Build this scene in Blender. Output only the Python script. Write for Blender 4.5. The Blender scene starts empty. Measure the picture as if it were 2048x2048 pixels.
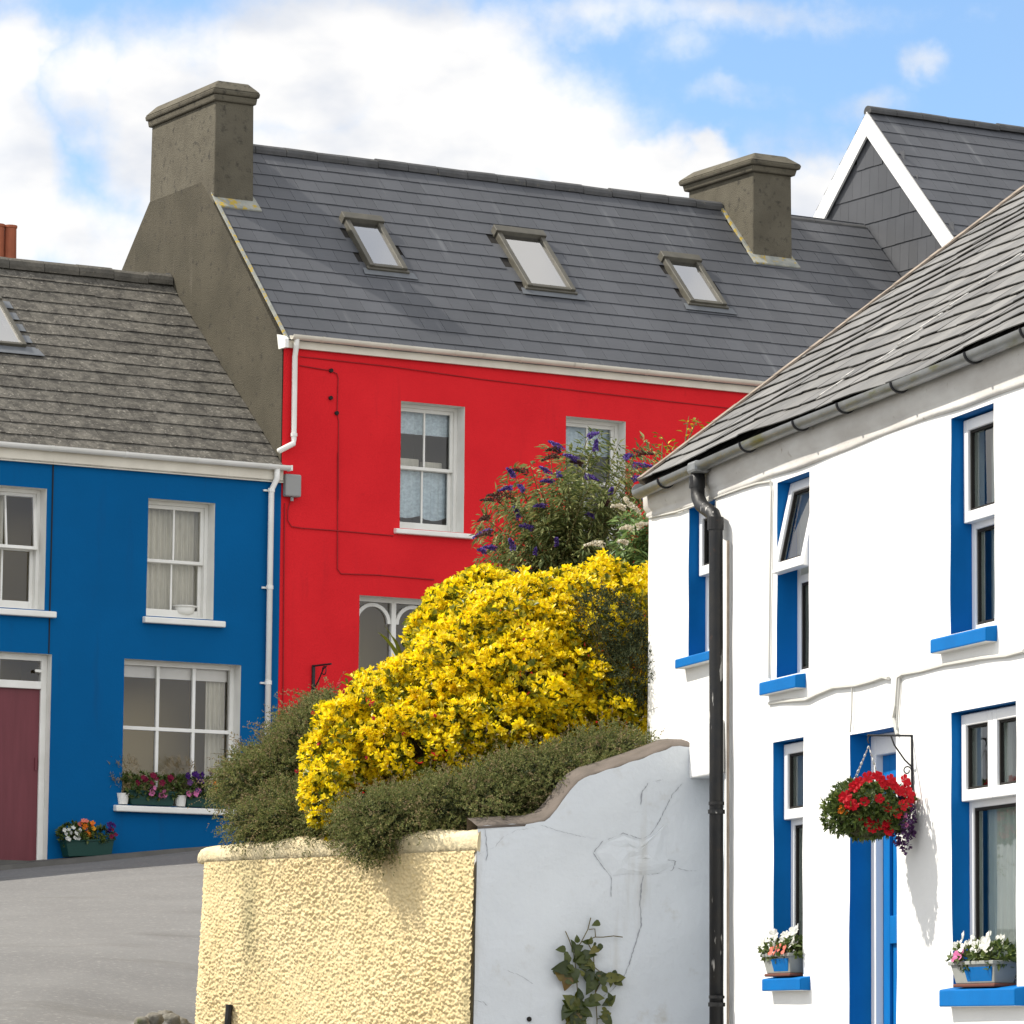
import bpy, math, random
import numpy as np
from mathutils import Vector, Matrix
random.seed(7); rng = np.random.default_rng(11)
S = bpy.context.scene; COL = S.collection
R = math.radians
# ------------------------------------------------------------------ camera
CF = 8500.0
RV = np.array([1.0, -0.0011, 0.0092]); UV = np.array([-0.0093, -0.1226, 0.9924]); FV = np.array([0.0, 0.9925, 0.1226])
cd = bpy.data.cameras.new('camera'); cam = bpy.data.objects.new('camera', cd); COL.objects.link(cam)
cd.sensor_width = 36; cd.lens = CF / 2048 * 36; cd.clip_start = 0.5; cd.clip_end = 3000
cam.matrix_world = Matrix(((RV[0], UV[0], -FV[0], 0), (RV[1], UV[1], -FV[1], 0), (RV[2], UV[2], -FV[2], 0), (0, 0, 0, 1)))
S.camera = cam
# ------------------------------------------------------------------ light
SUN_EL, SUN_SIDE = 49.0, 8.0           # elevation; degrees that the sun stands ahead of due left
sd = Vector((-math.cos(R(SUN_SIDE)) * math.cos(R(SUN_EL)), math.sin(R(SUN_SIDE)) * math.cos(R(SUN_EL)), math.sin(R(SUN_EL))))
sl = bpy.data.lights.new('sun', 'SUN'); sl.energy = 2.9; sl.angle = R(0.55); sl.color = (1.0, 0.94, 0.84)
so = bpy.data.objects.new('sun', sl); COL.objects.link(so); so.rotation_euler = sd.to_track_quat('Z', 'Y').to_euler()
S.view_settings.view_transform = 'Standard'; S.view_settings.look = 'None'; S.view_settings.gamma = 1.0
S.view_settings.exposure = 1.1
SKY_STRENGTH = 0.1
CLOUD = 4.7                              # cloud radiance in sky-texture units

def ray(x, y):
    return (x - 1024) / CF * RV - (y - 1024) / CF * UV + FV
def at(x, y, Y):
    "photograph pixel (1932 px wide) at real depth Y"
    r = ray(x / .9434, y / .9434); return Vector(r * (Y / r[1]))

class N:
    "tiny node helper"
    def __init__(s, nt): s.nt = nt; s.n = nt.nodes; s.l = nt.links
    def new(s, t, **k):
        n = s.n.new(t)
        for a, b in k.items(): setattr(n, a, b)
        return n
    def put(s, inp, v):
        if hasattr(v, 'is_output') or isinstance(v, bpy.types.NodeSocket): s.l.new(v, inp)
        elif isinstance(v, (tuple, list)) and len(v) == 3 and inp.type == 'RGBA': inp.default_value = (*v, 1)
        else: inp.default_value = v
    def m(s, op, a, b=None, c=None, clamp=False):
        n = s.new('ShaderNodeMath', operation=op, use_clamp=clamp); s.put(n.inputs[0], a)
        if b is not None: s.put(n.inputs[1], b)
        if c is not None: s.put(n.inputs[2], c)
        return n.outputs[0]
    def mix(s, f, a, b, mode='MIX'):
        n = s.new('ShaderNodeMix', data_type='RGBA', blend_type=mode); s.put(n.inputs[0], f); s.put(n.inputs[6], a); s.put(n.inputs[7], b)
        return n.outputs[2]
    def noise(s, vec, scale, detail=4, rough=.55, out=0):
        n = s.new('ShaderNodeTexNoise'); n.inputs['Scale'].default_value = scale; n.inputs['Detail'].default_value = detail
        n.inputs['Roughness'].default_value = rough
        if vec is not None: s.l.new(vec, n.inputs['Vector'])
        return n.outputs[out]
    def ramp(s, f, lo, hi):
        n = s.new('ShaderNodeMapRange', interpolation_type='SMOOTHSTEP'); s.put(n.inputs[0], f); n.inputs[1].default_value = lo; n.inputs[2].default_value = hi
        return n.outputs[0]
    def scale(s, vec, sc):
        n = s.new('ShaderNodeMapping'); s.l.new(vec, n.inputs[0]); n.inputs['Scale'].default_value = sc; return n.outputs[0]

# ------------------------------------------------------------------ sky
def build_sky():
    w = bpy.data.worlds.new('World'); S.world = w; w.use_nodes = True; g = N(w.node_tree); g.n.clear()
    out = g.new('ShaderNodeOutputWorld'); bg = g.new('ShaderNodeBackground'); bg.inputs[1].default_value = SKY_STRENGTH
    g.l.new(bg.outputs[0], out.inputs[0])
    sky = g.new('ShaderNodeTexSky'); sky.sky_type = 'NISHITA'; sky.sun_disc = False
    sky.sun_elevation = R(SUN_EL); sky.sun_rotation = R(-90 + SUN_SIDE); sky.air_density = 1.0; sky.dust_density = .6; sky.ozone_density = 1.6
    tc = g.new('ShaderNodeTexCoord'); v = tc.outputs['Generated']
    sep = g.new('ShaderNodeSeparateXYZ'); g.l.new(v, sep.inputs[0]); X, Z = sep.outputs[0], sep.outputs[2]
    warp = g.noise(v, 26, 5, .6, 1); wsep = g.new('ShaderNodeSeparateXYZ'); g.l.new(warp, wsep.inputs[0])
    Xw = g.m('ADD', X, g.m('MULTIPLY', g.m('SUBTRACT', wsep.outputs[0], .5), .03))
    Zw = g.m('ADD', Z, g.m('MULTIPLY', g.m('SUBTRACT', wsep.outputs[1], .5), .03))
    # cloud heaps: (pixel x, pixel y, half width, half height, weight)
    blobs = [(0, 330, 110, 330, 1.15), (30, 120, 75, 110, 1.1), (300, 230, 170, 180, 1.05), (150, 170, 110, 120, .85), (250, 470, 420, 130, .9), (560, 130, 230, 170, 1.1), (760, 110, 250, 130, 1.1), (860, 240, 330, 130, 1.1),
             (700, 300, 520, 120, 1.0), (1090, 260, 170, 110, .95), (1190, 320, 170, 75, 1.2), (1345, 300, 70, 42, 1.15), (1560, 360, 110, 85, 1.15), (1450, 330, 200, 90, .5),
             (1110, 30, 190, 55, .62), (1400, 25, 330, 50, .55), (1400, 190, 110, 30, .5), (1735, 115, 50, 40, .62), (1640, 185, 75, 38, .52), (1280, 90, 120, 60, .4), (1850, 30, 150, 40, .3)]
    acc = None
    for x, y, a, b, wt in blobs:
        d = ray(x / .9434, y / .9434); d = d / np.linalg.norm(d); k = .9434 * CF
        dx = g.m('MULTIPLY', g.m('SUBTRACT', Xw, float(d[0])), k / a); dz = g.m('MULTIPLY', g.m('SUBTRACT', Zw, float(d[2])), k / b)
        r2 = g.m('ADD', g.m('MULTIPLY', dx, dx), g.m('MULTIPLY', dz, dz))
        e = g.m('MULTIPLY', g.m('POWER', 2.718, g.m('MULTIPLY', r2, -.8)), wt)
        acc = e if acc is None else g.m('MAXIMUM', acc, e)
    fine = g.noise(v, 34, 8, .62); big = g.noise(v, 2.2, 6, .55)
    front = g.ramp(g.m('ADD', g.m('MULTIPLY', sep.outputs[1], 1.0), g.m('MULTIPLY', g.m('ABSOLUTE', X), -1.2)), .7, .85)
    other = g.m('MULTIPLY', g.ramp(big, .34, .50), g.m('SUBTRACT', 1.0, front))
    loc = g.m('ADD', acc, g.m('MULTIPLY', g.m('SUBTRACT', fine, .5), 1.0))
    dens = g.m('MAXIMUM', g.m('MULTIPLY', g.ramp(loc, .16, .86), front), other)
    shade = g.ramp(g.noise(g.scale(v, (1, 1, 1.8)), 20, 5, .5), .38, .68)
    cc = g.mix(shade, (CLOUD * 1.09, CLOUD * 1.07, CLOUD * 1.04), (CLOUD * .74, CLOUD * .78, CLOUD * .86))
    # unseen clouds behind the camera are made brighter to fill the shaded house fronts
    bright = g.m('ADD', 1.0, g.m('MULTIPLY', g.ramp(g.m('MULTIPLY', sep.outputs[1], -1.0), -.1, .6), .72))
    vm = g.new('ShaderNodeVectorMath', operation='SCALE'); g.l.new(cc, vm.inputs[0]); g.l.new(bright, vm.inputs['Scale']); cc = vm.outputs[0]
    blue = g.mix(1.0, sky.outputs[0], (.74, .84, .93), 'MULTIPLY')
    g.l.new(g.mix(dens, blue, cc), bg.inputs[0])
build_sky()

# ------------------------------------------------------------------ materials
def mat(name, col, rough=.8, vary=.0, vscale=3.0, col2=None, bump=0, bscale=40, bdist=.01, island=0, spec=.3, metal=0, stretch=(1, 1, 1), detail=6, streak=None, spots=None, trans=0):
    m = bpy.data.materials.new(name); m.use_nodes = True; g = N(m.node_tree); b = g.n['Principled BSDF']
    b.inputs['Roughness'].default_value = rough; b.inputs['Specular IOR Level'].default_value = spec; b.inputs['Metallic'].default_value = metal
    tc = g.new('ShaderNodeTexCoord').outputs['Object']
    c = g.mix(0.0, col, col)
    if col2 is not None:
        f = g.ramp(g.noise(g.scale(tc, stretch), vscale, detail), .5 - vary, .5 + vary) if vary else 0.5
        c = g.mix(f, col, col2)
    if spots:
        scol, ssc, lo, hi = spots; c = g.mix(g.ramp(g.noise(tc, ssc, 5, .65), lo, hi), c, scol)
    if streak:
        scol, ssc, lo, hi, st = streak; c = g.mix(g.ramp(g.noise(g.scale(tc, st), ssc, 4, .6), lo, hi), c, scol)
    if island:
        ri = g.new('ShaderNodeNewGeometry').outputs['Random Per Island']
        hs = g.new('ShaderNodeHueSaturation'); g.l.new(c, hs.inputs['Color'])
        g.l.new(g.m('ADD', g.m('MULTIPLY', ri, 2 * island), 1 - island), hs.inputs['Value']); c = hs.outputs[0]
    g.l.new(c, b.inputs['Base Color'])
    if bump:
        bn = g.new('ShaderNodeBump'); bn.inputs['Strength'].default_value = bump; bn.inputs['Distance'].default_value = bdist
        g.l.new(g.noise(tc, bscale, 6, .6), bn.inputs['Height']); g.l.new(bn.outputs[0], b.inputs['Normal'])
    return m
def leafmat(name, cols, trans=.35, rough=.45, spec=.4):
    m = bpy.data.materials.new(name); m.use_nodes = True; g = N(m.node_tree); b = g.n['Principled BSDF']; out = g.n['Material Output']
    ri = g.new('ShaderNodeNewGeometry').outputs['Random Per Island']
    cr = g.new('ShaderNodeValToRGB'); cr.color_ramp.interpolation = 'LINEAR'
    el = cr.color_ramp.elements
    while len(el) < len(cols): el.new(.5)
    for i, (p, c) in enumerate(cols): el[i].position = p; el[i].color = (*c, 1)
    g.l.new(ri, cr.inputs[0]); g.l.new(cr.outputs[0], b.inputs['Base Color'])
    b.inputs['Roughness'].default_value = rough; b.inputs['Specular IOR Level'].default_value = spec
    t = g.new('ShaderNodeBsdfTranslucent'); g.l.new(cr.outputs[0], t.inputs[0])
    mx = g.new('ShaderNodeMixShader'); mx.inputs[0].default_value = trans; g.l.new(b.outputs[0], mx.inputs[1]); g.l.new(t.outputs[0], mx.inputs[2]); g.l.new(mx.outputs[0], out.inputs[0])
    return m
def glassmat(name, refl=.06, tint=(1, 1, 1), rough=.0):
    m = bpy.data.materials.new(name); m.use_nodes = True; g = N(m.node_tree); g.n.remove(g.n['Principled BSDF']); out = g.n['Material Output']
    t = g.new('ShaderNodeBsdfTransparent'); t.inputs[0].default_value = (*tint, 1)
    gl = g.new('ShaderNodeBsdfGlossy'); gl.inputs['Roughness'].default_value = rough
    lw = g.new('ShaderNodeLayerWeight'); lw.inputs[0].default_value = .35
    f = g.m('ADD', g.m('MULTIPLY', lw.outputs['Fresnel'], .9), refl, clamp=True)
    mx = g.new('ShaderNodeMixShader'); g.l.new(f, mx.inputs[0]); g.l.new(t.outputs[0], mx.inputs[1]); g.l.new(gl.outputs[0], mx.inputs[2]); g.l.new(mx.outputs[0], out.inputs[0])
    return m
M = {}
M['red'] = mat('red_masonry_paint', (.66, .018, .024), .75, .25, 1.2, (.585, .014, .020), spec=.1, bump=.5, bscale=45, bdist=.012, spots=((.46, .014, .018), 6, .60, .82), streak=((.50, .016, .022), 1.6, .58, .8, (2.2, 1, .3)))
M['blue'] = mat('blue_masonry_paint', (.0005, .098, .275), .8, .3, .7, (.0005, .080, .225), spec=.08, streak=((.004, .070, .20), 1.5, .56, .8, (2.4, 1, .3)), bump=.25, bscale=30, bdist=.008)
M['white'] = mat('white_masonry_paint', (.80, .80, .78), .85, .25, 2.5, (.76, .76, .745), bump=.35, bscale=14, bdist=.012, spots=((.66, .66, .64), 7, .70, .85))
M['eave_plaster'] = mat('grimy_white_plaster', (.62, .61, .58), .85, .25, 5, (.48, .46, .43), bump=.5, bscale=20, bdist=.01, spots=((.30, .26, .2), 11, .62, .8), stretch=(.4, 1, 1))
M['revealwhite'] = mat('white_reveal_paint', (.74, .73, .69), .7, .3, 4, (.66, .65, .60))
M['pvc'] = mat('white_pvc', (.78, .77, .73), .45, .25, 3, (.70, .69, .64))
M['cream'] = mat('cream_fascia_paint', (.70, .66, .56), .55, .25, 3, (.60, .56, .47), streak=((.40, .36, .29), 3, .62, .8, (3, 1, .4)))
M['upvc'] = mat('white_upvc', (.82, .82, .81), .35, spec=.5)
M['bluetrim'] = mat('bright_blue_gloss_paint', (.001, .135, .41), .6, .25, 4, (.001, .118, .36), spec=.12, bump=.15, bscale=20, bdist=.006, spots=((.01, .14, .42), 16, .66, .8))
M['render'] = mat('cement_render', (.118, .106, .078), .95, .25, 2.2, (.086, .076, .055), bump=.8, bscale=55, bdist=.015, spots=((.05, .045, .035), 9, .53, .70))
M['gable'] = mat('weathered_gable_painted_shade', (.078, .068, .047), .95, .22, 1.6, (.057, .050, .034), bump=.8, bscale=50, bdist=.015, spots=((.034, .030, .023), 9, .55, .72), streak=((.12, .105, .08), 2.5, .60, .8, (1, 2.5, .35)))  # weathered render, base also darkened in place of shade on this sunlit side
M['lead'] = mat('lichened_mortar', (.30, .30, .26), .9, .2, 9, (.20, .21, .19), spots=((.38, .27, .04), 10, .52, .62), bump=.4, bscale=30)
M['slate_new'] = mat('dark_fibre_cement_slate', (.070, .073, .081), .52, .28, 1.0, (.052, .055, .062), island=.09, bump=.15, bscale=60, bdist=.004, spec=.45, streak=((.115, .119, .125), 2.2, .60, .78, (2.4, .25, .25)))
M['slate_old'] = mat('lichened_grey_slate', (.125, .116, .098), .9, .2, 9, (.058, .054, .047), island=.15, bump=1.0, bscale=35, bdist=.014, spots=((.22, .205, .175), 26, .55, .68), spec=.2)
M['slate_side'] = mat('weathered_natural_slate', (.165, .160, .150), .62, .25, 4, (.118, .116, .110), island=.24, bump=.4, bscale=40, bdist=.006, spec=.4, spots=((.23, .22, .20), 9, .60, .8))
M['ridge'] = mat('grey_ridge_tile', (.085, .085, .086), .85, .25, 4, (.055, .055, .055), bump=.5, bscale=40, spots=((.15, .14, .11), 12, .6, .75))
M['ridge_old'] = mat('mossy_ridge_tile', (.13, .12, .10), .95, .25, 6, (.075, .07, .06), bump=1, bscale=30, bdist=.02, spots=((.2, .18, .14), 12, .58, .75))
M['mortar'] = mat('pale_mortar', (.30, .25, .20), .9, .25, 8, (.19, .155, .125), bump=.7, bscale=40)
M['dark'] = mat('dark_bitumen', (.018, .016, .014), .9)
M['bronze'] = mat('bronze_grey_aluminium', (.085, .078, .058), .5, .25, 8, (.06, .055, .042), metal=.0, spec=.5)
M['flash'] = mat('dull_lead_sheet', (.12, .13, .14), .5, .25, 6, (.09, .097, .105), spec=.5)
M['iron'] = mat('black_painted_cast_iron', (.010, .011, .013), .5, .2, 9, (.018, .017, .016), spec=.3, bump=.4, bscale=40, bdist=.005, streak=((.34, .33, .31), 9, .63, .66, (1.5, 1.5, .28)), spots=((.06, .03, .02), 13, .63, .75))
M['gutter'] = mat('grey_weathered_gutter', (.20, .21, .215), .38, .25, 5, (.13, .135, .13), spec=.6, streak=((.10, .10, .03), 3, .52, .7, (.7, 2, 3)))
M['blackmetal'] = mat('black_wrought_iron', (.02, .02, .022), .5)
M['grey_metal'] = mat('galvanised_chain', (.35, .35, .34), .4, metal=.8)
M['greybox'] = mat('grey_plastic_box', (.27, .27, .26), .6)
M['cable_red'] = mat('dark_red_painted_cable', (.30, .010, .013), .7)
M['cable_white'] = mat('off_white_painted_cable', (.55, .54, .50), .7)
M['door_maroon'] = mat('maroon_door_paint', (.155, .035, .045), .5, .25, 3, (.125, .028, .036), stretch=(6, 1, .5))
M['terracotta'] = mat('terracotta', (.36, .11, .055), .85, .25, 5, (.27, .085, .045), bump=.3, bscale=30)
M['yellow_wall'] = mat('cream_yellow_roughcast', (.68, .55, .315), .95, .25, 2.5, (.60, .475, .255), streak=((.36, .31, .17), 1.7, .55, .75, (1, 1, .22)), spots=((.62, .48, .24), 30, .55, .68))
M['yellow_cap'] = mat('cream_smooth_coping', (.70, .60, .39), .9, .25, 5, (.60, .50, .30), bump=1, bscale=18, bdist=.02, spots=((.50, .45, .30), 7, .58, .75))
M['grey_wall'] = mat('pale_grey_white_wall_paint', (.62, .65, .675), .85, .25, 1.3, (.56, .59, .62), bump=.5, bscale=9, bdist=.018, spots=((.42, .40, .35), 3.2, .58, .82), streak=((.50, .50, .48), 2.2, .58, .8, (1, 2, .3)))
M['coping'] = mat('brown_sand_cement', (.13, .108, .092), .95, .25, 8, (.095, .08, .067), bump=.6, bscale=45)
M['crack'] = mat('crack_grime', (.30, .31, .335), .95)
M['asphalt'] = mat('worn_asphalt', (.165, .162, .155), .92, .25, .8, (.135, .132, .127), bump=.6, bscale=70, bdist=.01, spots=((.24, .23, .215), 22, .54, .68), streak=((.115, .11, .10), .7, .56, .74, (.6, 1.3, 1)))
M['pavement'] = mat('dark_footpath_concrete', (.11, .105, .095), .9, .25, 3, (.075, .072, .066), bump=.5, bscale=30)
M['soil'] = mat('garden_soil', (.05, .038, .025), .95, .3, 6, (.03, .025, .016), bump=1, bscale=15, bdist=.05)
M['rock'] = mat('mossy_rubble_stone', (.20, .185, .16), .95, .3, 6, (.09, .085, .06), bump=1, bscale=18, bdist=.03, spots=((.07, .085, .03), 7, .55, .7))
M['interior'] = mat('beige_room_wall', (.36, .285, .13), .9)
M['inner_dark'] = mat('dim_room_wall', (.34, .34, .32), .9)
M['curtain'] = mat('cream_curtain', (.62, .60, .50), .9, .2, 14, (.52, .50, .41), stretch=(3, 1, .3))
M['lace'] = mat('white_lace_curtain', (.60, .72, .76), .9, .25, 20, (.42, .52, .57), stretch=(1, 1, 1.6), detail=2)
M['net'] = mat('pale_net_curtain', (.66, .72, .66), .9, .2, 10, (.52, .60, .57), stretch=(3, 3, .2))
M['glass'] = glassmat('window_glass', .015); M['skyglass'] = glassmat('skylight_glass', .55, (.84, .93, 1.0)); M['darkglass'] = glassmat('white_house_glass', .06, (.93, .95, .95))
M['green_trough'] = mat('dark_green_plastic', (.006, .045, .035), .5)
M['grey_trough'] = mat('grey_plastic_trough', (.30, .31, .29), .6, .2, 6, (.24, .25, .23))
M['brown'] = mat('brown_plastic_saucer', (.13, .045, .03), .6)
M['moss'] = mat('moss_basket_liner', (.07, .055, .025), .95, .3, 30, (.05, .07, .02), bump=1, bscale=40, bdist=.03)
M['bark'] = mat('shrub_bark', (.055, .04, .025), .9)
M['twig'] = mat('green_brown_stem', (.12, .10, .035), .8)
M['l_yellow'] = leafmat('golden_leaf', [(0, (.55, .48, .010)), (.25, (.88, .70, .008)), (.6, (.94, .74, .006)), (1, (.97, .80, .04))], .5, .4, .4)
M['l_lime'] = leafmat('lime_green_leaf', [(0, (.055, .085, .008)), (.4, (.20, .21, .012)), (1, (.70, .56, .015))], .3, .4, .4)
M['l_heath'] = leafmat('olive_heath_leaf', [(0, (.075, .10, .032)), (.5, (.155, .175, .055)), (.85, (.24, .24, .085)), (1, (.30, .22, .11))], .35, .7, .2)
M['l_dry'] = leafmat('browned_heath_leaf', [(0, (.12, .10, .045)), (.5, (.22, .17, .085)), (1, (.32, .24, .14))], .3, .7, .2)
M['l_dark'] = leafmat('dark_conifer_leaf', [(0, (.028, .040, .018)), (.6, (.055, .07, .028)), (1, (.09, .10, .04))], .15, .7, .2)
M['l_budd'] = leafmat('grey_green_leaf', [(0, (.08, .115, .04)), (.5, (.18, .215, .07)), (1, (.36, .36, .14))], .3, .6, .3)
M['l_bright'] = leafmat('fresh_green_leaf', [(0, (.07, .13, .04)), (.6, (.16, .25, .08)), (1, (.30, .38, .14))], .3, .5, .3)
M['l_vine'] = leafmat('dark_green_ivy_leaf', [(0, (.028, .045, .008)), (.55, (.06, .08, .012)), (.85, (.12, .125, .016)), (1, (.17, .10, .025))], .3, .4, .5)
M['l_pot'] = leafmat('bedding_plant_leaf', [(0, (.03, .06, .012)), (.6, (.09, .13, .024)), (1, (.17, .21, .05))], .3, .5, .4)
M['l_yucca'] = leafmat('strap_leaf', [(0, (.07, .10, .008)), (1, (.16, .17, .02))], .3, .4, .4)
M['f_purple'] = leafmat('violet_floret', [(0, (.05, .022, .13)), (.6, (.12, .065, .32)), (1, (.23, .16, .46))], .25, .7, .2)
M['f_cream'] = leafmat('cream_floret', [(0, (.62, .56, .42)), (1, (.80, .76, .66))], .25, .7, .2)
M['f_faded'] = leafmat('faded_floret', [(0, (.06, .03, .02)), (1, (.13, .07, .06))], .25, .8, .2)
M['f_grass'] = leafmat('dried_grass_plume', [(0, (.28, .22, .12)), (1, (.45, .36, .22))], .3, .8, .2)
def petal(n, c): M[n] = leafmat(n, [(0, tuple(x * .75 for x in c)), (1, c)], .3, .6, .2)
petal('p_red', (.52, .004, .014)); petal('p_rose', (.45, .03, .05)); petal('p_white', (.82, .82, .76)); petal('p_pink', (.72, .20, .42)); petal('p_salmon', (.80, .22, .16)); petal('p_orange', (.82, .20, .012)); petal('p_purple', (.06, .012, .15)); petal('p_maroon', (.20, .006, .04)); petal('p_mauve', (.13, .055, .17)); petal('p_gold', (.8, .36, .02)); petal('p_lime', (.5, .55, .14))

# ------------------------------------------------------------------ mesh helpers
def tag(o, label=None, cat=None, group=None, kind=None):
    for k, v in (('label', label), ('category', cat), ('group', group), ('kind', kind)):
        if v: o[k] = v
    return o
def thing(name, label, cat, loc=(0, 0, 0), rz=0, group=None):
    o = bpy.data.objects.new(name, None); COL.objects.link(o); o.location = loc; o.rotation_euler = (0, 0, rz); o.empty_display_size = .2
    return tag(o, label, cat, group)
class MB:
    def __init__(s): s.v = []; s.f = []; s.mi = []
    def add(s, vs, fs, mi=0):
        n = len(s.v); s.v += [tuple(map(float, p)) for p in vs]; s.f += [tuple(i + n for i in f) for f in fs]; s.mi += [mi] * len(fs); return s
    def box(s, a, b, mi=0):
        x0, y0, z0 = a; x1, y1, z1 = b
        return s.add([(x0, y0, z0), (x1, y0, z0), (x1, y1, z0), (x0, y1, z0), (x0, y0, z1), (x1, y0, z1), (x1, y1, z1), (x0, y1, z1)],
                     [(0, 3, 2, 1), (4, 5, 6, 7), (0, 1, 5, 4), (1, 2, 6, 5), (2, 3, 7, 6), (3, 0, 4, 7)], mi)
    def hexa(s, vs, mi=0):
        return s.add(vs, [(0, 3, 2, 1), (4, 5, 6, 7), (0, 1, 5, 4), (1, 2, 6, 5), (2, 3, 7, 6), (3, 0, 4, 7)], mi)
    def prism(s, poly, d, mi=0):
        "polygon (3d points) swept by vector d"
        n = len(poly); q = [tuple(np.array(p, float) + np.array(d, float)) for p in poly]
        return s.add(list(poly) + q, [tuple(range(n))[::-1], tuple(range(n, 2 * n))] + [(i, (i + 1) % n, n + (i + 1) % n, n + i) for i in range(n)], mi)
    def tube(s, pts, r, n=8, mi=0, caps=True, arc=(0, 2 * math.pi), up=None):
        P = [Vector(p) for p in pts]; rs = r if isinstance(r, (list, tuple)) else [r] * len(P)
        full = abs(arc[1] - arc[0] - 2 * math.pi) < 1e-6; k = n if full else n + 1
        vs = []; t0 = None
        for i, p in enumerate(P):
            t = (P[min(i + 1, len(P) - 1)] - P[max(i - 1, 0)]).normalized()
            if i == 0:
                ref = Vector(up) if up else (Vector((0, 0, 1)) if abs(t.z) < .9 else Vector((1, 0, 0)))
                a = (ref - t * ref.dot(t)).normalized()
            else:
                a = (a - t * a.dot(t)).normalized()
            b = t.cross(a)
            for j in range(k):
                th = arc[0] + (arc[1] - arc[0]) * j / n; vs.append(p + (a * math.cos(th) + b * math.sin(th)) * rs[i])
        fs = []
        for i in range(len(P) - 1):
            for j in range(n): fs.append((i * k + j, i * k + (j + 1) % k, (i + 1) * k + (j + 1) % k, (i + 1) * k + j))
        if caps and full: fs += [tuple(range(k))[::-1], tuple((len(P) - 1) * k + j for j in range(k))]
        return s.add(vs, fs, mi)
    def build(s, name, m, parent=None, base=0.0, smooth=False, bevel=0, label=None):
        me = bpy.data.meshes.new(name); me.from_pydata(s.v, [], s.f)
        for x in (m if isinstance(m, (list, tuple)) else [m]): me.materials.append(x)
        me.polygons.foreach_set('material_index', s.mi)
        if smooth: me.polygons.foreach_set('use_smooth', [True] * len(s.f))
        me.update(); o = bpy.data.objects.new(name, me); COL.objects.link(o)
        if parent: o.parent = parent
        if base: o.location.z = -base
        if bevel:
            b = o.modifiers.new('bevel', 'BEVEL'); b.width = bevel; b.segments = 2; b.limit_method = 'ANGLE'
        if label: o['label'] = label
        return o
def npmesh(name, V, F, m, parent=None, smooth=False, loc=None):
    V = np.asarray(V, np.float32); F = np.asarray(F, np.int32); k = F.shape[1]
    me = bpy.data.meshes.new(name); me.vertices.add(len(V)); me.vertices.foreach_set('co', V.ravel())
    me.loops.add(F.size); me.loops.foreach_set('vertex_index', F.ravel()); me.polygons.add(len(F))
    me.polygons.foreach_set('loop_start', np.arange(0, F.size, k, dtype=np.int32)); me.polygons.foreach_set('loop_total', np.full(len(F), k, np.int32))
    if smooth: me.polygons.foreach_set('use_smooth', np.ones(len(F), bool))
    me.materials.append(m); me.update(calc_edges=True); me.validate()
    o = bpy.data.objects.new(name, me); COL.objects.link(o)
    if parent: o.parent = parent
    if loc is not None: o.location = loc
    return o
def wob(u, z, a=1.0, ph=0.0):
    "gentle hand-plastered unevenness"
    return a * (.5 * math.sin(2.1 * u + 1.3 * z + ph) + .3 * math.sin(5.3 * u - 4.1 * z + 2 * ph) + .2 * math.sin(11 * z + 7 * u + ph))
def wall(name, u0, u1, z0, z1, ops, m, parent, base, step=.15, amp=.004, skip_below=None):
    def cuts(a, b, xs):
        xs = sorted({a, b} | {x for x in xs if a < x < b}); out = []
        for p, q in zip(xs, xs[1:]):
            n = max(1, round((q - p) / step)); out += [p + (q - p) * i / n for i in range(n)]
        return out + [xs[-1]]
    us = cuts(u0, u1, [o[0] for o in ops] + [o[1] for o in ops]); zs = cuts(z0, z1, [o[2] for o in ops] + [o[3] for o in ops])
    mb = MB(); idx = {}
    for i, u in enumerate(us):
        for j, z in enumerate(zs): idx[i, j] = len(mb.v); mb.v.append((u, wob(u, z, amp), z))
    for i in range(len(us) - 1):
        for j in range(len(zs) - 1):
            cu, cz = (us[i] + us[i + 1]) / 2, (zs[j] + zs[j + 1]) / 2
            if any(o[0] < cu < o[1] and o[2] < cz < o[3] for o in ops): continue
            mb.f.append((idx[i, j], idx[i + 1, j], idx[i + 1, j + 1], idx[i, j + 1])); mb.mi.append(0)
    return mb.build(name, m, parent, base, smooth=True)
def reveal(parent, o, depth, m, base, amp=.004, bottom=True, name='reveal'):
    u0, u1, z0, z1 = o; mb = MB(); n = 12
    def strip(pts):
        k = len(mb.v)
        for (u, z) in pts: mb.v.append((u, wob(u, z, amp), z)); mb.v.append((u, depth, z))
        for i in range(len(pts) - 1): mb.f.append((k + 2 * i, k + 2 * i + 1, k + 2 * i + 3, k + 2 * i + 2)); mb.mi.append(0)
    lz = [z0 + (z1 - z0) * i / n for i in range(n + 1)]; lu = [u0 + (u1 - u0) * i / 6 for i in range(7)]
    strip([(u0, z) for z in lz]); strip([(u1, z) for z in lz]); strip([(u, z1) for u in lu])
    if bottom: strip([(u, z0) for u in lu])
    return mb.build(name, m, parent, base)
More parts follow.
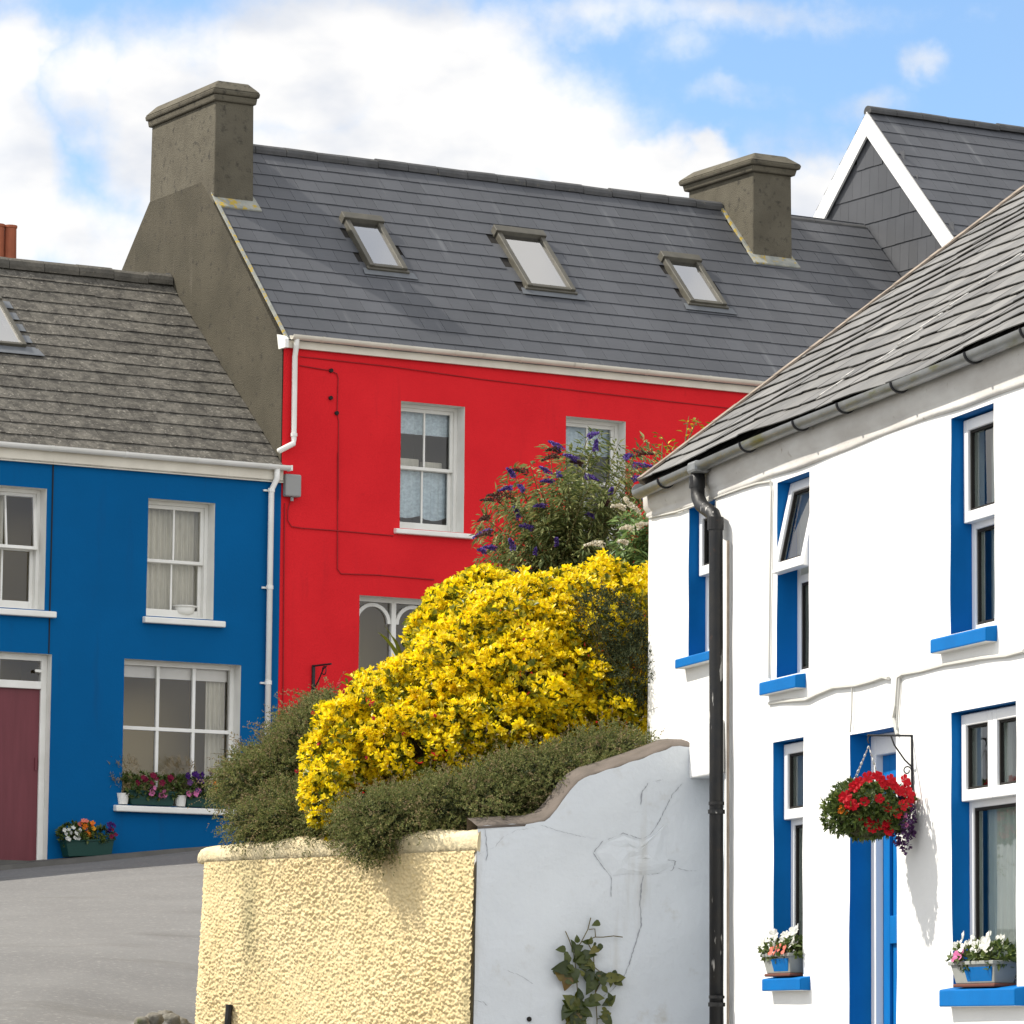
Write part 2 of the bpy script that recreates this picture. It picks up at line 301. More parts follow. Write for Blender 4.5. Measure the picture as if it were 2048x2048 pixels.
def slates(name, u0, u1, s0, s1, P, expo, width, thick, gap, m, parent, base, jit=.002, clip=None, seed=1, lift=0.0):
    "P(u,s,h) -> local point on a roof plane: s up the slope, h out of it. Every slate is a thin tilted slab."
    rr = random.Random(seed); mb = MB(); row = 0; s = s0
    while s < s1 - .02:
        off = (row % 2) * width / 2; u = u0 - off
        while u < u1 - .005:
            a, b = max(u, u0), min(u + width - .004, u1); e = min(s + expo * 1.25, s1 + .01); u += width
            if b - a < .02: continue
            if clip:
                if clip((a + b) / 2, s + expo / 2): continue
            j = rr.uniform(-jit, jit); j2 = rr.uniform(-jit, jit); sl = s + rr.uniform(-jit, jit) * 2
            hl = thick + gap + lift; hu = lift
            mb.hexa([P(a, sl, hl - thick + abs(j)), P(b, sl, hl - thick + abs(j2)), P(b, e, hu - thick), P(a, e, hu - thick),
                     P(a, sl, hl + abs(j)), P(b, sl, hl + abs(j2)), P(b, e, hu), P(a, e, hu)])
        s += expo; row += 1
    return mb.build(name, m, parent, base)
def ridge_tiles(name, u0, u1, w, z, r, m, parent, base, length=.45, seed=3):
    rr = random.Random(seed); mb = MB(); u = u0
    while u < u1 - .05:
        e = min(u + length, u1); dz = rr.uniform(-.008, .008)
        poly = [(u, w + r * math.cos(t), z - r * .8 + r * math.sin(t) * .95 + dz) for t in np.linspace(-.3, math.pi + .3, 9)]
        mb.prism(poly, (e - u - .008, 0, rr.uniform(-.006, .006))); u = e
    return mb.build(name, m, parent, base)
def halfgutter(mb, u0, u1, w, z, r, mi=0):
    n = 10; outer = [(w + r * math.cos(t), z + r * math.sin(t)) for t in np.linspace(math.pi, 2 * math.pi, n)]
    inner = [(w + (r - .006) * math.cos(t), z + (r - .006) * math.sin(t)) for t in np.linspace(2 * math.pi, math.pi, n)]
    prof = outer + inner; mb.prism([(u0, a, b) for a, b in prof], (u1 - u0, 0, 0), mi)
def frame_rect(mb, u0, u1, z0, z1, w0, w1, t, tb=None, mi=0):
    tb = tb or t
    mb.box((u0, w0, z0), (u0 + t, w1, z1), mi); mb.box((u1 - t, w0, z0), (u1, w1, z1), mi)
    mb.box((u0 + t, w0, z1 - t), (u1 - t, w1, z1), mi); mb.box((u0 + t, w0, z0), (u1 - t, w1, z0 + tb), mi)
def pane(parent, u0, u1, z0, z1, w, m, base, name='pane'):
    return MB().add([(u0, w, z0), (u1, w, z0), (u1, w, z1), (u0, w, z1)], [(0, 1, 2, 3)]).build(name, m, parent, base)
def curtain(parent, u0, u1, z0, z1, w, m, base, folds=9, amp=.02, scoop=0, name='curtain', ph=0):
    mb = MB(); n = folds * 6; k = 6
    for i in range(n + 1):
        u = u0 + (u1 - u0) * i / n
        for j in range(k + 1):
            zb = z0 + scoop * (1 - (2 * i / n - 1) ** 2) if scoop else z0
            z = zb + (z1 - zb) * j / k
            mb.v.append((u, w + amp * math.sin(2 * math.pi * folds * i / n + ph + .5 * math.sin(3 * i / n)) , z))
    for i in range(n):
        for j in range(k): a = i * (k + 1) + j; mb.f.append((a, a + k + 1, a + k + 2, a + 1)); mb.mi.append(0)
    return mb.build(name, m, parent, base, smooth=True)

# ------------------------------------------------------------------ house frames: u along the front, w into the house
def frame(O, ang):
    u = np.array([math.cos(ang), math.sin(ang), 0]); w = np.array([-math.sin(ang), math.cos(ang), 0]); O = np.array([O[0], O[1], 0.0])
    def W(a, b, c): return Vector(O + a * u + b * w + np.array([0, 0, c]))
    def on(x, y, d=0.0):
        r = ray(x, y); t = ((O + d * w) @ w) / (r @ w); p = r * t - O; return (float(p @ u), d, float(p[2]))
    return W, on
A_ROW = math.atan2(.499, .8666); O_ROW = (-2.7926, 51.0)
A_WH = math.atan2(-.962, .273); O_WH = (1.2967, 26.9685)
RW, on_row = frame(O_ROW, A_ROW)
WW, on_wh = frame(O_WH, A_WH)
def zc(ox, oy, s, x, y): return ox + x * s, oy + y * s
BASE = 2.0
def row_house(name, label, u=0):
    p = RW(u, 0, BASE); return thing(name, label, 'house', p, A_ROW)
# ================================================================== GROUND
def ss(a, lo, hi):
    t = np.clip((a - lo) / (hi - lo), 0, 1); return t * t * (3 - 2 * t)
def gz(x, y):
    x = np.asarray(x, float); y = np.asarray(y, float)
    z = np.maximum(-1.65, 1.84 + .089 * (np.clip(y, -10, 50) - 48.5))
    z = z + .085 * (np.clip(x, -11, 12) + 5.5) * ss(y, 38, 50)
    z = z - .16 * np.clip(x + 3.3, 0, 2.6) * (1 - ss(y, 29, 42))
    z = z + .20 * np.exp(-(((x + 2.36) / .22) ** 2 + ((y - 28.5) / .7) ** 2))
    return z
def build_ground():
    xs = np.unique(np.concatenate([np.linspace(-400, -12, 14), np.arange(-12, -4, .4), np.arange(-4, -1, .12), np.arange(-1, 8, .4), np.linspace(8, 400, 14)]))
    ys = np.unique(np.concatenate([np.linspace(-200, 10, 10), np.arange(10, 26, .4), np.arange(26, 32, .2), np.arange(32, 56, .4), np.linspace(56, 600, 14)]))
    Xg, Yg = np.meshgrid(xs, ys, indexing='ij'); Zg = gz(Xg, Yg) + .012 * np.sin(Xg * 1.7 + .4 * Yg) * np.sin(Yg * .9)
    V = np.stack([Xg, Yg, Zg], -1).reshape(-1, 3); ny = len(ys)
    I, J = np.meshgrid(np.arange(len(xs) - 1), np.arange(ny - 1), indexing='ij'); a = (I * ny + J).ravel()
    tag(npmesh('road', V, np.stack([a, a + ny, a + ny + 1, a + 1], -1), M['asphalt'], smooth=True), kind='structure')
    # narrow footpath along the row of houses
    mb = MB(); n = 40
    for i in range(n + 1):
        u = -9 + 20 * i / n
        for w in (.25, -.42, -.46):
            p = RW(u, w, 0); z = float(gz(p.x, p.y)); mb.v.append((p.x, p.y, z + (.055 if w > -.45 else -.03)))
    for i in range(n):
        for j in range(2): a = i * 3 + j; mb.f.append((a, a + 1, a + 4, a + 3)); mb.mi.append(0)
    tag(mb.build('pavement', M['pavement']), kind='structure')
build_ground()

# ================================================================== ROW HOUSES
def sash(parent, o, base, depth, cm=M['curtain'], upper_tilt=0, cols=2, name='window', sill=None, pvc='pvc', inner=None, mid=.5):
    u0, u1, z0, z1 = o; w = depth; zm = z0 + (z1 - z0) * mid
    mb = MB(); t = .045; cx = (u0 + u1) / 2
    frame_rect(mb, u0, u1, z0, z1, w - .02, w + .09, t, .03)
    a, b = u0 + t, u1 - t
    # lower sash (inner)
    frame_rect(mb, a, b, z0 + .03, zm + .02, w + .05, w + .085, .045, .085)
    mb.box((cx - .012, w + .052, z0 + .11), (cx + .012, w + .08, zm - .02))
    # upper sash (outer)
    ub = MB(); frame_rect(ub, a, b, zm - .02, z1 - t, w + .005, w + .045, .045, .04); ub.box((cx - .012, w + .007, zm), (cx + .012, w + .04, z1 - t - .04))
    if upper_tilt:
        c, s_ = math.cos(R(upper_tilt)), math.sin(R(upper_tilt)); zt = z1 - t
        ub.v = [(u, w + .025 + (ww - w - .025) * c + (z - zt) * s_, zt + (z - zt) * c - (ww - w - .025) * s_) for u, ww, z in ub.v]
    mb.add(ub.v, ub.f)
    f = mb.build(name, M[pvc], parent, base, bevel=.004)
    reveal(f, o, depth + .09, M['revealwhite'], 0)
    pane(f, a + .02, b - .02, z0 + .08, zm, w + .07, M['glass'], 0)
    p2 = pane(f, a + .02, b - .02, zm, z1 - t - .02, w + .025, M['glass'], 0)
    if upper_tilt: p2.data.transform(Matrix.Translation((0, (zm - z1) * .5 * math.sin(R(upper_tilt)), 0)))
    if sill:
        su0, su1, sz0, sz1 = sill
        MB().hexa([(su0, -.075, sz0), (su1, -.075, sz0), (su1, depth, sz0), (su0, depth, sz0), (su0, -.075, sz1 - .015), (su1, -.075, sz1 - .015), (su1, depth, sz1 + .012), (su0, depth, sz1 + .012)]).build('sill', M['pvc'], f, 0, bevel=.012)
    return f
def backroom(parent, u0, u1, z0, z1, w0, w1, m, base):
    "plain plastered room behind a window"
    mb = MB(); mb.add([(u0, w1, z0), (u1, w1, z0), (u1, w1, z1), (u0, w1, z1), (u0, w0, z0), (u1, w0, z0), (u1, w0, z1), (u0, w0, z1)],
                      [(0, 1, 2, 3), (4, 5, 1, 0), (7, 3, 2, 6), (4, 0, 3, 7), (5, 6, 2, 1)])
    return mb.build('room', m, parent, base)
def chimney(parent, base, u0, u1, w0, w1, zb, zt, m, label=None, over=1.0):
    mb = MB(); t = .012
    mb.hexa([(u0, w0, zb), (u1 + t, w0, zb), (u1 + t, w1, zb), (u0, w1, zb), (u0 + t, w0 + t, zt), (u1, w0 + t, zt), (u1, w1 - t, zt), (u0 + t, w1 - t, zt)])
    c = mb.build('chimney', m, parent, base, bevel=.02, label=label)
    k = MB()
    def ring(z0, z1, a, b):
        k.hexa([(u0 - a, w0 - a, z0), (u1 + a, w0 - a, z0), (u1 + a, w1 + a, z0), (u0 - a, w1 + a, z0), (u0 - b, w0 - b, z1), (u1 + b, w0 - b, z1), (u1 + b, w1 + b, z1), (u0 - b, w1 + b, z1)])
    ring(zt - .01, zt + .075, .035 * over, .055 * over); ring(zt + .075, zt + .14, .085 * over, .10 * over); ring(zt + .14, zt + .27, .10 * over, -.06)
    k.build('chimney_cap', m, c, 0, bevel=.018)
    return c
def flat_tube(mb, pts, a, b, mi=0): mb.tube(pts, a, 10, mi)

def build_red_house():
    H = row_house('red_house', 'bright red two-storey house with dark slate roof and two cement chimneys', 0); B = BASE
    W1 = (1.632, 2.535, 6.19, 7.768); W2 = (3.995, 4.878, 6.19, 7.772); W3 = (1.09, 2.25, 4.12, 5.33)
    UR = 10.6
    wall('front_wall', 0.0, UR, 1.7, 8.36, [W1, W2, W3], M['red'], H, B, amp=.006)
    # left gable: the corner edge, the slopes, up to the stack
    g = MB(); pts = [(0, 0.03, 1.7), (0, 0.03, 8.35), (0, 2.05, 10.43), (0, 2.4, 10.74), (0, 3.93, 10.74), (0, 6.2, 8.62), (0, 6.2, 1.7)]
    g.prism([(0, a, b) for _, a, b in pts], (.3, 0, 0)); g.build('gable_wall', M['gable'], H, B, label='brown weathered cement gable wall with shade in its colour')
    g = MB(); g.prism([(UR - .3, a, b) for _, a, b in pts], (.3, 0, 0)); g.build('end_wall', M['render'], H, B)
    g = MB(); g.box((.3, 5.65, 1.7), (UR - .3, 5.9, 8.3)); g.build('back_wall', M['render'], H, B)
    k = math.sqrt(.5)
    Pf = lambda u, s, h: (u, -.06 + s * k - h * k, 8.37 + s * k + h * k)
    Pb = lambda u, s, h: (u, 6.0 - s * k + h * k, 8.37 + s * k + h * k)
    L = 3.03 / k
    skp = [(1.764, 2.31, 1.17, 1.93), (4.05, 4.77, 1.13, 2.01), (6.553, 7.126, 1.17, 1.9)]
    def clip(u, s):
        w = -.06 + s * k
        for a, b, c, d in skp:
            if a < u < b and c < w < d - .1: return True
        if 8.2 < u < 8.8 and 2.2 < w: return True
        return u < .5 and w > 2.1
    rf = slates('roof', .03, UR, 0, L, Pf, .262, .30, .005, .0055, M['slate_new'], H, B, clip=clip, seed=5)
    u_ = MB(); u_.add([Pf(.02, 0, -.008), Pf(UR, 0, -.008), Pf(UR, L, -.008), Pf(.02, L, -.008), Pb(.02, 0, -.008), Pb(UR, 0, -.008), Pb(UR, L, -.008), Pb(.02, L, -.008)], [(0, 1, 2, 3), (5, 4, 7, 6)])
    u_.build('roof_felt', M['dark'], rf, 0)
    slates('rear_slope', .03, UR, 0, L, Pb, .262, .30, .007, .010, M['slate_new'], rf, 0, seed=6)
    ridge_tiles('ridge', .55, 8.19, 2.97, 11.44, .11, M['ridge'], rf, 0)
    ridge_tiles('ridge', 8.83, UR, 2.97, 11.37, .10, M['ridge'], rf, 0)
    v = MB(); v.prism([Pf(.0, 0, .0), Pf(.0, 2.98, .0), Pf(.0, 2.98, .028), Pf(.0, 0, .028)], (.035, 0, 0)); v.build('verge', M['lead'], rf, 0)
    c1 = chimney(H, B, 0.0, .55, 2.02, 3.95, 10.3, 11.74, M['render'], over=.6)
    f = MB(); f.hexa([(-.002, 1.90, 10.335), (.62, 1.90, 10.335), (.62, 2.1, 10.535), (-.002, 2.1, 10.535), (-.002, 1.89, 10.36), (.62, 1.89, 10.36), (.60, 2.1, 10.57), (-.002, 2.1, 10.57)]); f.build('flashing', M['lead'], c1, 0, bevel=.008)
    c2 = chimney(H, B, 8.19, 8.82, 2.12, 3.80, 10.3, 11.75, M['render'], label='right-hand cement chimney of the red house')
    f = MB(); f.hexa([(8.13, 2.0, 10.44), (8.88, 2.0, 10.44), (8.88, 2.2, 10.64), (8.13, 2.2, 10.64), (8.13, 1.99, 10.465), (8.88, 1.99, 10.465), (8.86, 2.2, 10.675), (8.13, 2.2, 10.675)]); f.build('flashing', M['lead'], c2, 0, bevel=.008)
    f = MB(); f.prism([Pf(8.155, 3.2, .0), Pf(8.155, 4.2, .0), Pf(8.155, 4.2, .04), Pf(8.155, 3.2, .035)], (.04, 0, 0)); f.build('flashing', M['lead'], c2, 0)
    # skylights
    for i, (a, b, c, d) in enumerate(skp):
        s0, s1 = (c + .06) / k, (d + .06) / k; mb = MB()
        def bar(ua, ub, sa, sb, h0, h1): mb.hexa([Pf(ua, sa, h0), Pf(ub, sa, h0), Pf(ub, sb, h0), Pf(ua, sb, h0), Pf(ua, sa, h1), Pf(ub, sa, h1), Pf(ub, sb, h1), Pf(ua, sb, h1)])
        t = .07
        bar(a, a + t, s0, s1, -.03, .085); bar(b - t, b, s0, s1, -.03, .085); bar(a - .02, b + .02, s1 - .09, s1 + .04, -.03, .115); bar(a + t, b - t, s0, s0 + .06, -.03, .075)
        bar(a - .03, b + .03, s0 - .035, s0 + .02, -.01, .05)
        sk = mb.build('skylight', M['bronze'], rf, 0, bevel=.008, label=['small left skylight', 'large middle skylight', 'small right skylight'][i])
        sk.parent = H; sk.location.z = -B
        MB().add([Pf(a + t, s0 + .06, .05), Pf(b - t, s0 + .06, .05), Pf(b - t, s1 - .09, .05), Pf(a + t, s1 - .09, .05)], [(0, 1, 2, 3)]).build('pane', M['skyglass'], sk, 0)
        MB().add([Pf(a + t, s0, -.03), Pf(b - t, s0, -.03), Pf(b - t, s1, -.03), Pf(a + t, s1, -.03)], [(0, 1, 2, 3)]).build('blind', M['revealwhite'], sk, 0)
        MB().hexa([Pf(a - .1, s0 - .13, .019), Pf(b + .12, s0 - .13, .019), Pf(b + .1, s0, .019), Pf(a - .08, s0, .019), Pf(a - .1, s0 - .13, .024), Pf(b + .12, s0 - .13, .024), Pf(b + .1, s0, .026), Pf(a - .08, s0, .026)]).build('flashing', M['flash'], sk, 0)
    # fascia, gutter
    MB().box((-.0, -.055, 8.285), (UR, -.012, 8.40)).build('fascia', M['cream'], H, B, bevel=.004)
    MB().prism([(-.0, -.13, 8.27), (-.0, .05, 8.27), (-.0, .1, 8.46), (-.0, -.06, 8.42), (-.0, -.13, 8.38)], (-.045, 0, 0)).build('eave_box_end', M['pvc'], H, B)
    gm = MB(); halfgutter(gm, .05, UR, -.115, 8.435, .058); gm.add([], []); gt = gm.build('gutter', M['cream'], H, B, smooth=False)
    for u in np.arange(.45, UR, .93):
        m = MB(); halfgutter(m, u, u + .035, -.115, 8.437, .064); m.build('gutter_clip', M['cream'], gt, 0)
    MB().tube([(.12, -.115, 8.39), (.12, -.10, 8.30), (.125, -.06, 8.18), (.127, -.06, 7.17), (.12, -.065, 7.11), (-.09, -.09, 7.0)], .034, 10).build('downpipe', M['pvc'], H, B, smooth=True)
    m = MB(); m.tube([(.127, -.06, 7.24), (.127, -.06, 7.2)], .042, 10); m.build('pipe_collar', M['pvc'], H, B)
    # windows
    f = sash(H, W1, B, .21, sill=(1.55, 2.66, 6.115, 6.19), pvc='revealwhite'); f['label'] = 'sash window with lace curtains'
    curtain(f, 1.67, 2.50, 7.42, 7.72, .34, M['lace'], 0, 7, .012)
    curtain(f, 1.67, 2.12, 6.42, 6.96, .36, M['lace'], 0, 4, .014, scoop=-.05); curtain(f, 2.08, 2.50, 6.42, 6.96, .37, M['lace'], 0, 4, .014, scoop=-.06, ph=1)
    mb = MB(); mb.box((1.78, .38, 6.985), (2.10, .46, 7.12)); mb.box((2.16, .40, 6.985), (2.44, .48, 7.10)); mb.build('book', M['curtain'], f, 0, bevel=.01)
    backroom(f, 1.3, 2.9, 6.0, 7.95, .32, 2.0, M['inner_dark'], 0)
    f = sash(H, W2, B, .21, sill=(3.92, 5.0, 6.115, 6.19), pvc='revealwhite'); f['label'] = 'sash window half hidden by the purple-flowered shrub'
    curtain(f, 4.03, 4.85, 7.35, 7.72, .34, M['lace'], 0, 7, .012)
    backroom(f, 3.7, 5.2, 6.0, 7.95, .32, 2.0, M['inner_dark'], 0)
    # arched two-light window
    mb = MB(); u0, u1, z0, z1 = W3; d = .2; t = .05; um = (u0 + u1) / 2
    frame_rect(mb, u0, u1, z0, z1, d, d + .07, t, .16); mb.box((um - .032, d - .01, z0 + .16), (um + .032, d + .075, z1 - t))
    for a, b in ((u0 + t, um - .032), (um + .032, u1 - t)):
        cx, r = (a + b) / 2, (b - a) / 2; zc_ = z1 - t - r - .01; n = 14
        for i in range(n):
            t0, t1 = math.pi * i / n, math.pi * (i + 1) / n
            q = lambda tt, rr: (cx + rr * math.cos(tt), zc_ + rr * math.sin(tt))
            (p0, p1, p2, p3) = q(t0, r), q(t1, r), q(t1, r - .045), q(t0, r - .045)
            mb.prism([(p0[0], d + .005, p0[1]), (p1[0], d + .005, p1[1]), (p2[0], d + .005, p2[1]), (p3[0], d + .005, p3[1])], (0, .055, 0))
    f = mb.build('window', M['revealwhite'], H, B, label='two-light window with arched tops'); reveal(f, W3, .27, M['revealwhite'], 0)
    pane(f, u0 + t, u1 - t, z0 + .1, z1 - t, d + .04, M['glass'], 0); backroom(f, .6, 2.7, 3.6, 5.6, .32, 1.3, M['interior'], 0)
    # cables and holes
    Z2 = lambda x, y: zc(600, 300, .3623, x, y); Z5 = lambda x, y: zc(550, 750, .388, x, y)
    def cable(pts, r, name='cable'):
        p = [on_row(*q, -.012) for q in pts]; MB().tube(p, r, 6).build(name, M['cable_red'], H, B)
    cable([Z2(0, 1190), Z2(170, 1218), Z2(205, 1235), Z2(211, 1260), Z2(205, 1450), Z2(213, 1500), Z2(210, 1930), Z5(324, 400), Z5(322, 1000), Z5(340, 1024), Z5(520, 1030), Z5(820, 1055)], .007)
    cable([Z5(78, 650), Z5(66, 700), Z5(66, 750), Z5(85, 780), Z5(130, 788), Z5(330, 803), Z5(610, 828)], .007)
    cable([Z5(50, 660), Z5(45, 1200), Z5(40, 1920)], .008)
    cable([Z2(0, 1140), Z2(500, 1195), Z2(1000, 1265), Z2(1932, 1375), Z2(2500, 1440)], .006)
    for q in (Z2(172, 1217), Z2(170, 1368), Z2(203, 1452)):
        u, _, z = on_row(*q, -.02); m = MB(); m.tube([(u, .0, z), (u, -.035, z)], .026, 8); m.build('vent_stub', M['dark'], H, B)
    jb = MB().box((.01, -.10, 6.46), (.225, -.006, 6.735)).build('junction_box', M['greybox'], H, B, bevel=.02)
    MB().tube([(.12, -.05, 6.47), (.12, -.05, 6.41)], .02, 8).build('gland', M['greybox'], jb, 0)
    # wrought iron wall bracket by the lower window
    m = MB(); u, _, z = on_row(*Z5(195, 1500), 0)
    m.box((u - .018, -.03, z - .45), (u + .018, -.004, z + .01)); m.tube([(u, -.03, z), (u + .04, -.4, z)], .012, 6); m.tube([(u, -.03, z - .28), (u + .01, -.12, z - .2), (u + .02, -.24, z - .05), (u + .03, -.3, z - .02)], .009, 6)
    m.tube([(u + .03, -.24 + .05 * math.cos(a), z - .07 + .05 * math.sin(a)) for a in np.linspace(0, 5.5, 12)], .007, 6); m.build('wall_bracket', M['blackmetal'], H, B)
build_red_house()

def build_blue_house():
    H = row_house('blue_house', 'deep blue terraced house with grey slate roof and maroon door', -2); B = BASE
    H.location = RW(0, 0, BASE)
    WA = (-1.766, -.885, 4.915, 6.317); WB = (-3.955, -3.075, 4.905, 6.335); WC = (-2.034, -.504, 2.672, 4.39); DR = (-3.98, -2.968, 1.6, 4.39)
    UL = -9.0
    wall('front_wall', UL, -.004, 1.3, 6.76, [WA, WB, WC, DR], M['blue'], H, B, amp=.006)
    mb = MB(); mb.prism([(UL, 0.02, 1.3), (UL, 0.02, 6.75), (UL, 3.25, 9.4), (UL, 6.5, 6.75), (UL, 6.5, 1.3)], (.3, 0, 0)); mb.build('end_wall', M['render'], H, B)
    MB().box((UL + .3, 6.2, 1.3), (-.02, 6.45, 6.7)).build('back_wall', M['render'], H, B)
    for z in (6.66,): MB().tube([(-3.005, -.004, 6.63), (-3.008, -.004, 4.4)], .009, 5).build('seam', M['dark'], H, B)
    ang = math.atan2(.83, 1); c, s_ = math.cos(ang), math.sin(ang); L = 3.36 / c
    Pf = lambda u, s, h: (u, -.10 + s * c - h * s_, 6.79 + s * s_ + h * c)
    Pb = lambda u, s, h: (u, 6.62 - s * c + h * s_, 6.79 + s * s_ + h * c)
    def clip(u, s): return u < -2.655 and u > -3.55 and 2.2 < s < 3.45
    rf = slates('roof', UL, -.006, 0, L, Pf, .27, .31, .006, .0075, M['slate_old'], H, B, jit=.005, clip=clip, seed=9)
    MB().add([Pf(UL, 0, -.012), Pf(-.006, 0, -.012), Pf(-.006, L, -.012), Pf(UL, L, -.012), Pb(UL, 0, 0), Pb(-.006, 0, 0), Pb(-.006, L, 0), Pb(UL, L, 0)], [(0, 1, 2, 3), (5, 4, 7, 6)]).build('roof_felt', M['dark'], rf, 0)
    ridge_tiles('ridge', UL, -.01, 3.26, 9.66, .13, M['ridge_old'], rf, 0, .48, 8)
    MB().prism([Pf(-.01, 4.3, .02), Pf(-.01, 4.42, .02), Pf(-.01, 4.42, .10), Pf(-.01, 4.3, .06)], (-.06, 0, 0)).build('flashing', M['flash'], rf, 0)
    # skylight
    a, b, s0, s1 = -3.5, -2.68, 2.28, 3.4; mb = MB(); t = .06
    def bar(ua, ub, sa, sb, h0, h1): mb.hexa([Pf(ua, sa, h0), Pf(ub, sa, h0), Pf(ub, sb, h0), Pf(ua, sb, h0), Pf(ua, sa, h1), Pf(ub, sa, h1), Pf(ub, sb, h1), Pf(ua, sb, h1)])
    bar(a, a + t, s0, s1, -.03, .08); bar(b - t, b, s0, s1, -.03, .08); bar(a, b, s1 - .08, s1 + .03, -.03, .1); bar(a + t, b - t, s0, s0 + .05, -.03, .07)
    sk = mb.build('skylight', M['bronze'], H, B, bevel=.006)
    MB().add([Pf(a + t, s0 + .05, .055), Pf(b - t, s0 + .05, .055), Pf(b - t, s1 - .08, .055), Pf(a + t, s1 - .08, .055)], [(0, 1, 2, 3)]).build('pane', M['skyglass'], sk, 0)
    MB().add([Pf(a + t, s0, -.03), Pf(b - t, s0, -.03), Pf(b - t, s1, -.03), Pf(a + t, s1, -.03)], [(0, 1, 2, 3)]).build('blind', M['revealwhite'], sk, 0)
    for i in range(5):
        q = s0 - .14 + i * .27; MB().hexa([Pf(b + .005, q, .026), Pf(b + .13, q, .026), Pf(b + .13, q + .17, .022), Pf(b + .005, q + .17, .022), Pf(b + .005, q, .032), Pf(b + .13, q, .032), Pf(b + .13, q + .17, .028), Pf(b + .005, q + .17, .028)]).build('flashing', M['flash'], sk, 0)
    MB().hexa([Pf(a, s0 - .16, .026), Pf(b + .2, s0 - .16, .026), Pf(b + .16, s0, .026), Pf(a, s0, .026), Pf(a, s0 - .16, .031), Pf(b + .2, s0 - .16, .031), Pf(b + .16, s0, .031), Pf(a, s0, .031)]).build('flashing', M['flash'], sk, 0)
    # chimney with pots behind the ridge
    ch = MB().box((-3.0, 3.55, 8.9), (-1.75, 4.35, 9.72)).build('chimney', M['render'], H, B)
    for u in (-1.915, -2.085, -2.5):
        m = MB(); m.tube([(u, 4.0, 9.6), (u, 4.0, 9.72), (u, 4.0, 10.20), (u, 4.0, 10.21), (u, 4.0, 10.24)], [.09, .085, .078, .088, .088], 14); m.build('chimney_pot', M['terracotta'], ch, 0, smooth=False)
    # fascia and gutter
    MB().box((UL, -.05, 6.63), (.0, -.012, 6.80)).build('fascia', M['cream'], H, B, bevel=.004)
    MB().box((UL, -.05, 6.625), (0.0, .0, 6.655)).build('soffit', M['cream'], H, B)
    gm = MB(); halfgutter(gm, UL, .06, -.11, 6.825, .058); gt = gm.build('gutter', M['pvc'], H, B)
    for u in (-6.2, -5.0, -4.0, -3.1, -2.15, -1.2, -.25):
        m = MB(); halfgutter(m, u, u + .035, -.11, 6.827, .064); m.build('gutter_clip', M['pvc'], gt, 0)
    MB().box((.045, -.17, 6.765), (.065, -.05, 6.83)).build('gutter_stop', M['pvc'], gt, 0)
    dp = MB().tube([(-.115, -.11, 6.78), (-.115, -.105, 6.66), (-.165, -.06, 6.52), (-.165, -.06, 2.0)], .036, 10).build('downpipe', M['pvc'], H, B, smooth=True)
    for z in (6.50, 5.32, 4.17, 3.0):
        m = MB(); m.tube([(-.165, -.06, z), (-.165, -.06, z + .045)], .043, 10); m.box((-.25, -.03, z + .008), (-.165, -.004, z + .03)); m.build('pipe_clip', M['pvc'], dp, 0)
    # windows
    f = sash(H, WA, B, .2, sill=(-1.81, -.748, 4.825, 4.912), mid=.49); f['label'] = 'upper right sash window with cream curtains'
    curtain(f, -1.74, -.9, 4.95, 6.28, .36, M['curtain'], 0, 11, .022); backroom(f, -2.1, -.6, 4.7, 6.5, .32, 1.6, M['interior'], 0)
    bowl = MB(); bowl.tube([(-1.13, .31, 4.98), (-1.13, .31, 5.0), (-1.13, .31, 5.07), (-1.13, .31, 5.09)], [.07, .12, .14, .13], 16); bowl.tube([(-1.13, .31, 5.075), (-1.13, .31, 5.09)], [.16, .165], 16); bowl.build('bowl', M['pvc'], f, 0, smooth=True)
    f = sash(H, WB, B, .2, sill=(-4.1, -2.945, 4.815, 4.902), upper_tilt=7, mid=.51); f['label'] = 'upper left sash window with its top tilted open'
    curtain(f, -3.9, -3.45, 4.95, 6.28, .40, M['curtain'], 0, 6, .02); backroom(f, -4.3, -2.75, 4.7, 6.5, .32, 1.2, M['interior'], 0)
    # wide lower window 3 x 2
    u0, u1, z0, z1 = WC; d = .17; t = .055; mb = MB(); frame_rect(mb, u0, u1, z0, z1, d, d + .08, t, .07)
    for q in (1 / 3, 2 / 3): uu = u0 + t + (u1 - u0 - 2 * t) * q; mb.box((uu - .02, d + .01, z0 + .07), (uu + .02, d + .065, z1 - t))
    zt = 3.59; mb.box((u0 + t, d + .008, zt - .022), (u1 - t, d + .067, zt + .022))
    f = mb.build('window', M['pvc'], H, B, bevel=.004, label='wide lower window of six panes'); reveal(f, WC, d + .08, M['revealwhite'], 0)
    pane(f, u0 + t, u1 - t, z0 + .07, z1 - t, d + .04, M['glass'], 0)
    MB().hexa([(-2.14, -.09, 2.583), (-.40, -.09, 2.583), (-.40, d, 2.583), (-2.14, d, 2.583), (-2.14, -.09, 2.655), (-.40, -.09, 2.655), (-.40, d, 2.675), (-2.14, d, 2.675)]).build('sill', M['pvc'], f, 0, bevel=.014)
    backroom(f, -2.7, -.2, 2.3, 4.6, .27, 1.25, M['interior'], 0)
    curtain(f, -.80, -.54, 2.75, 4.33, .34, M['curtain'], 0, 4, .02)
    MB().box((-2.0, .262, 4.2), (-.56, .30, 4.335)).build('pelmet', M['revealwhite'], f, 0)
    # door
    u0, u1, z0, z1 = DR; d = .12; zb = 1.985; mb = MB(); t = .075
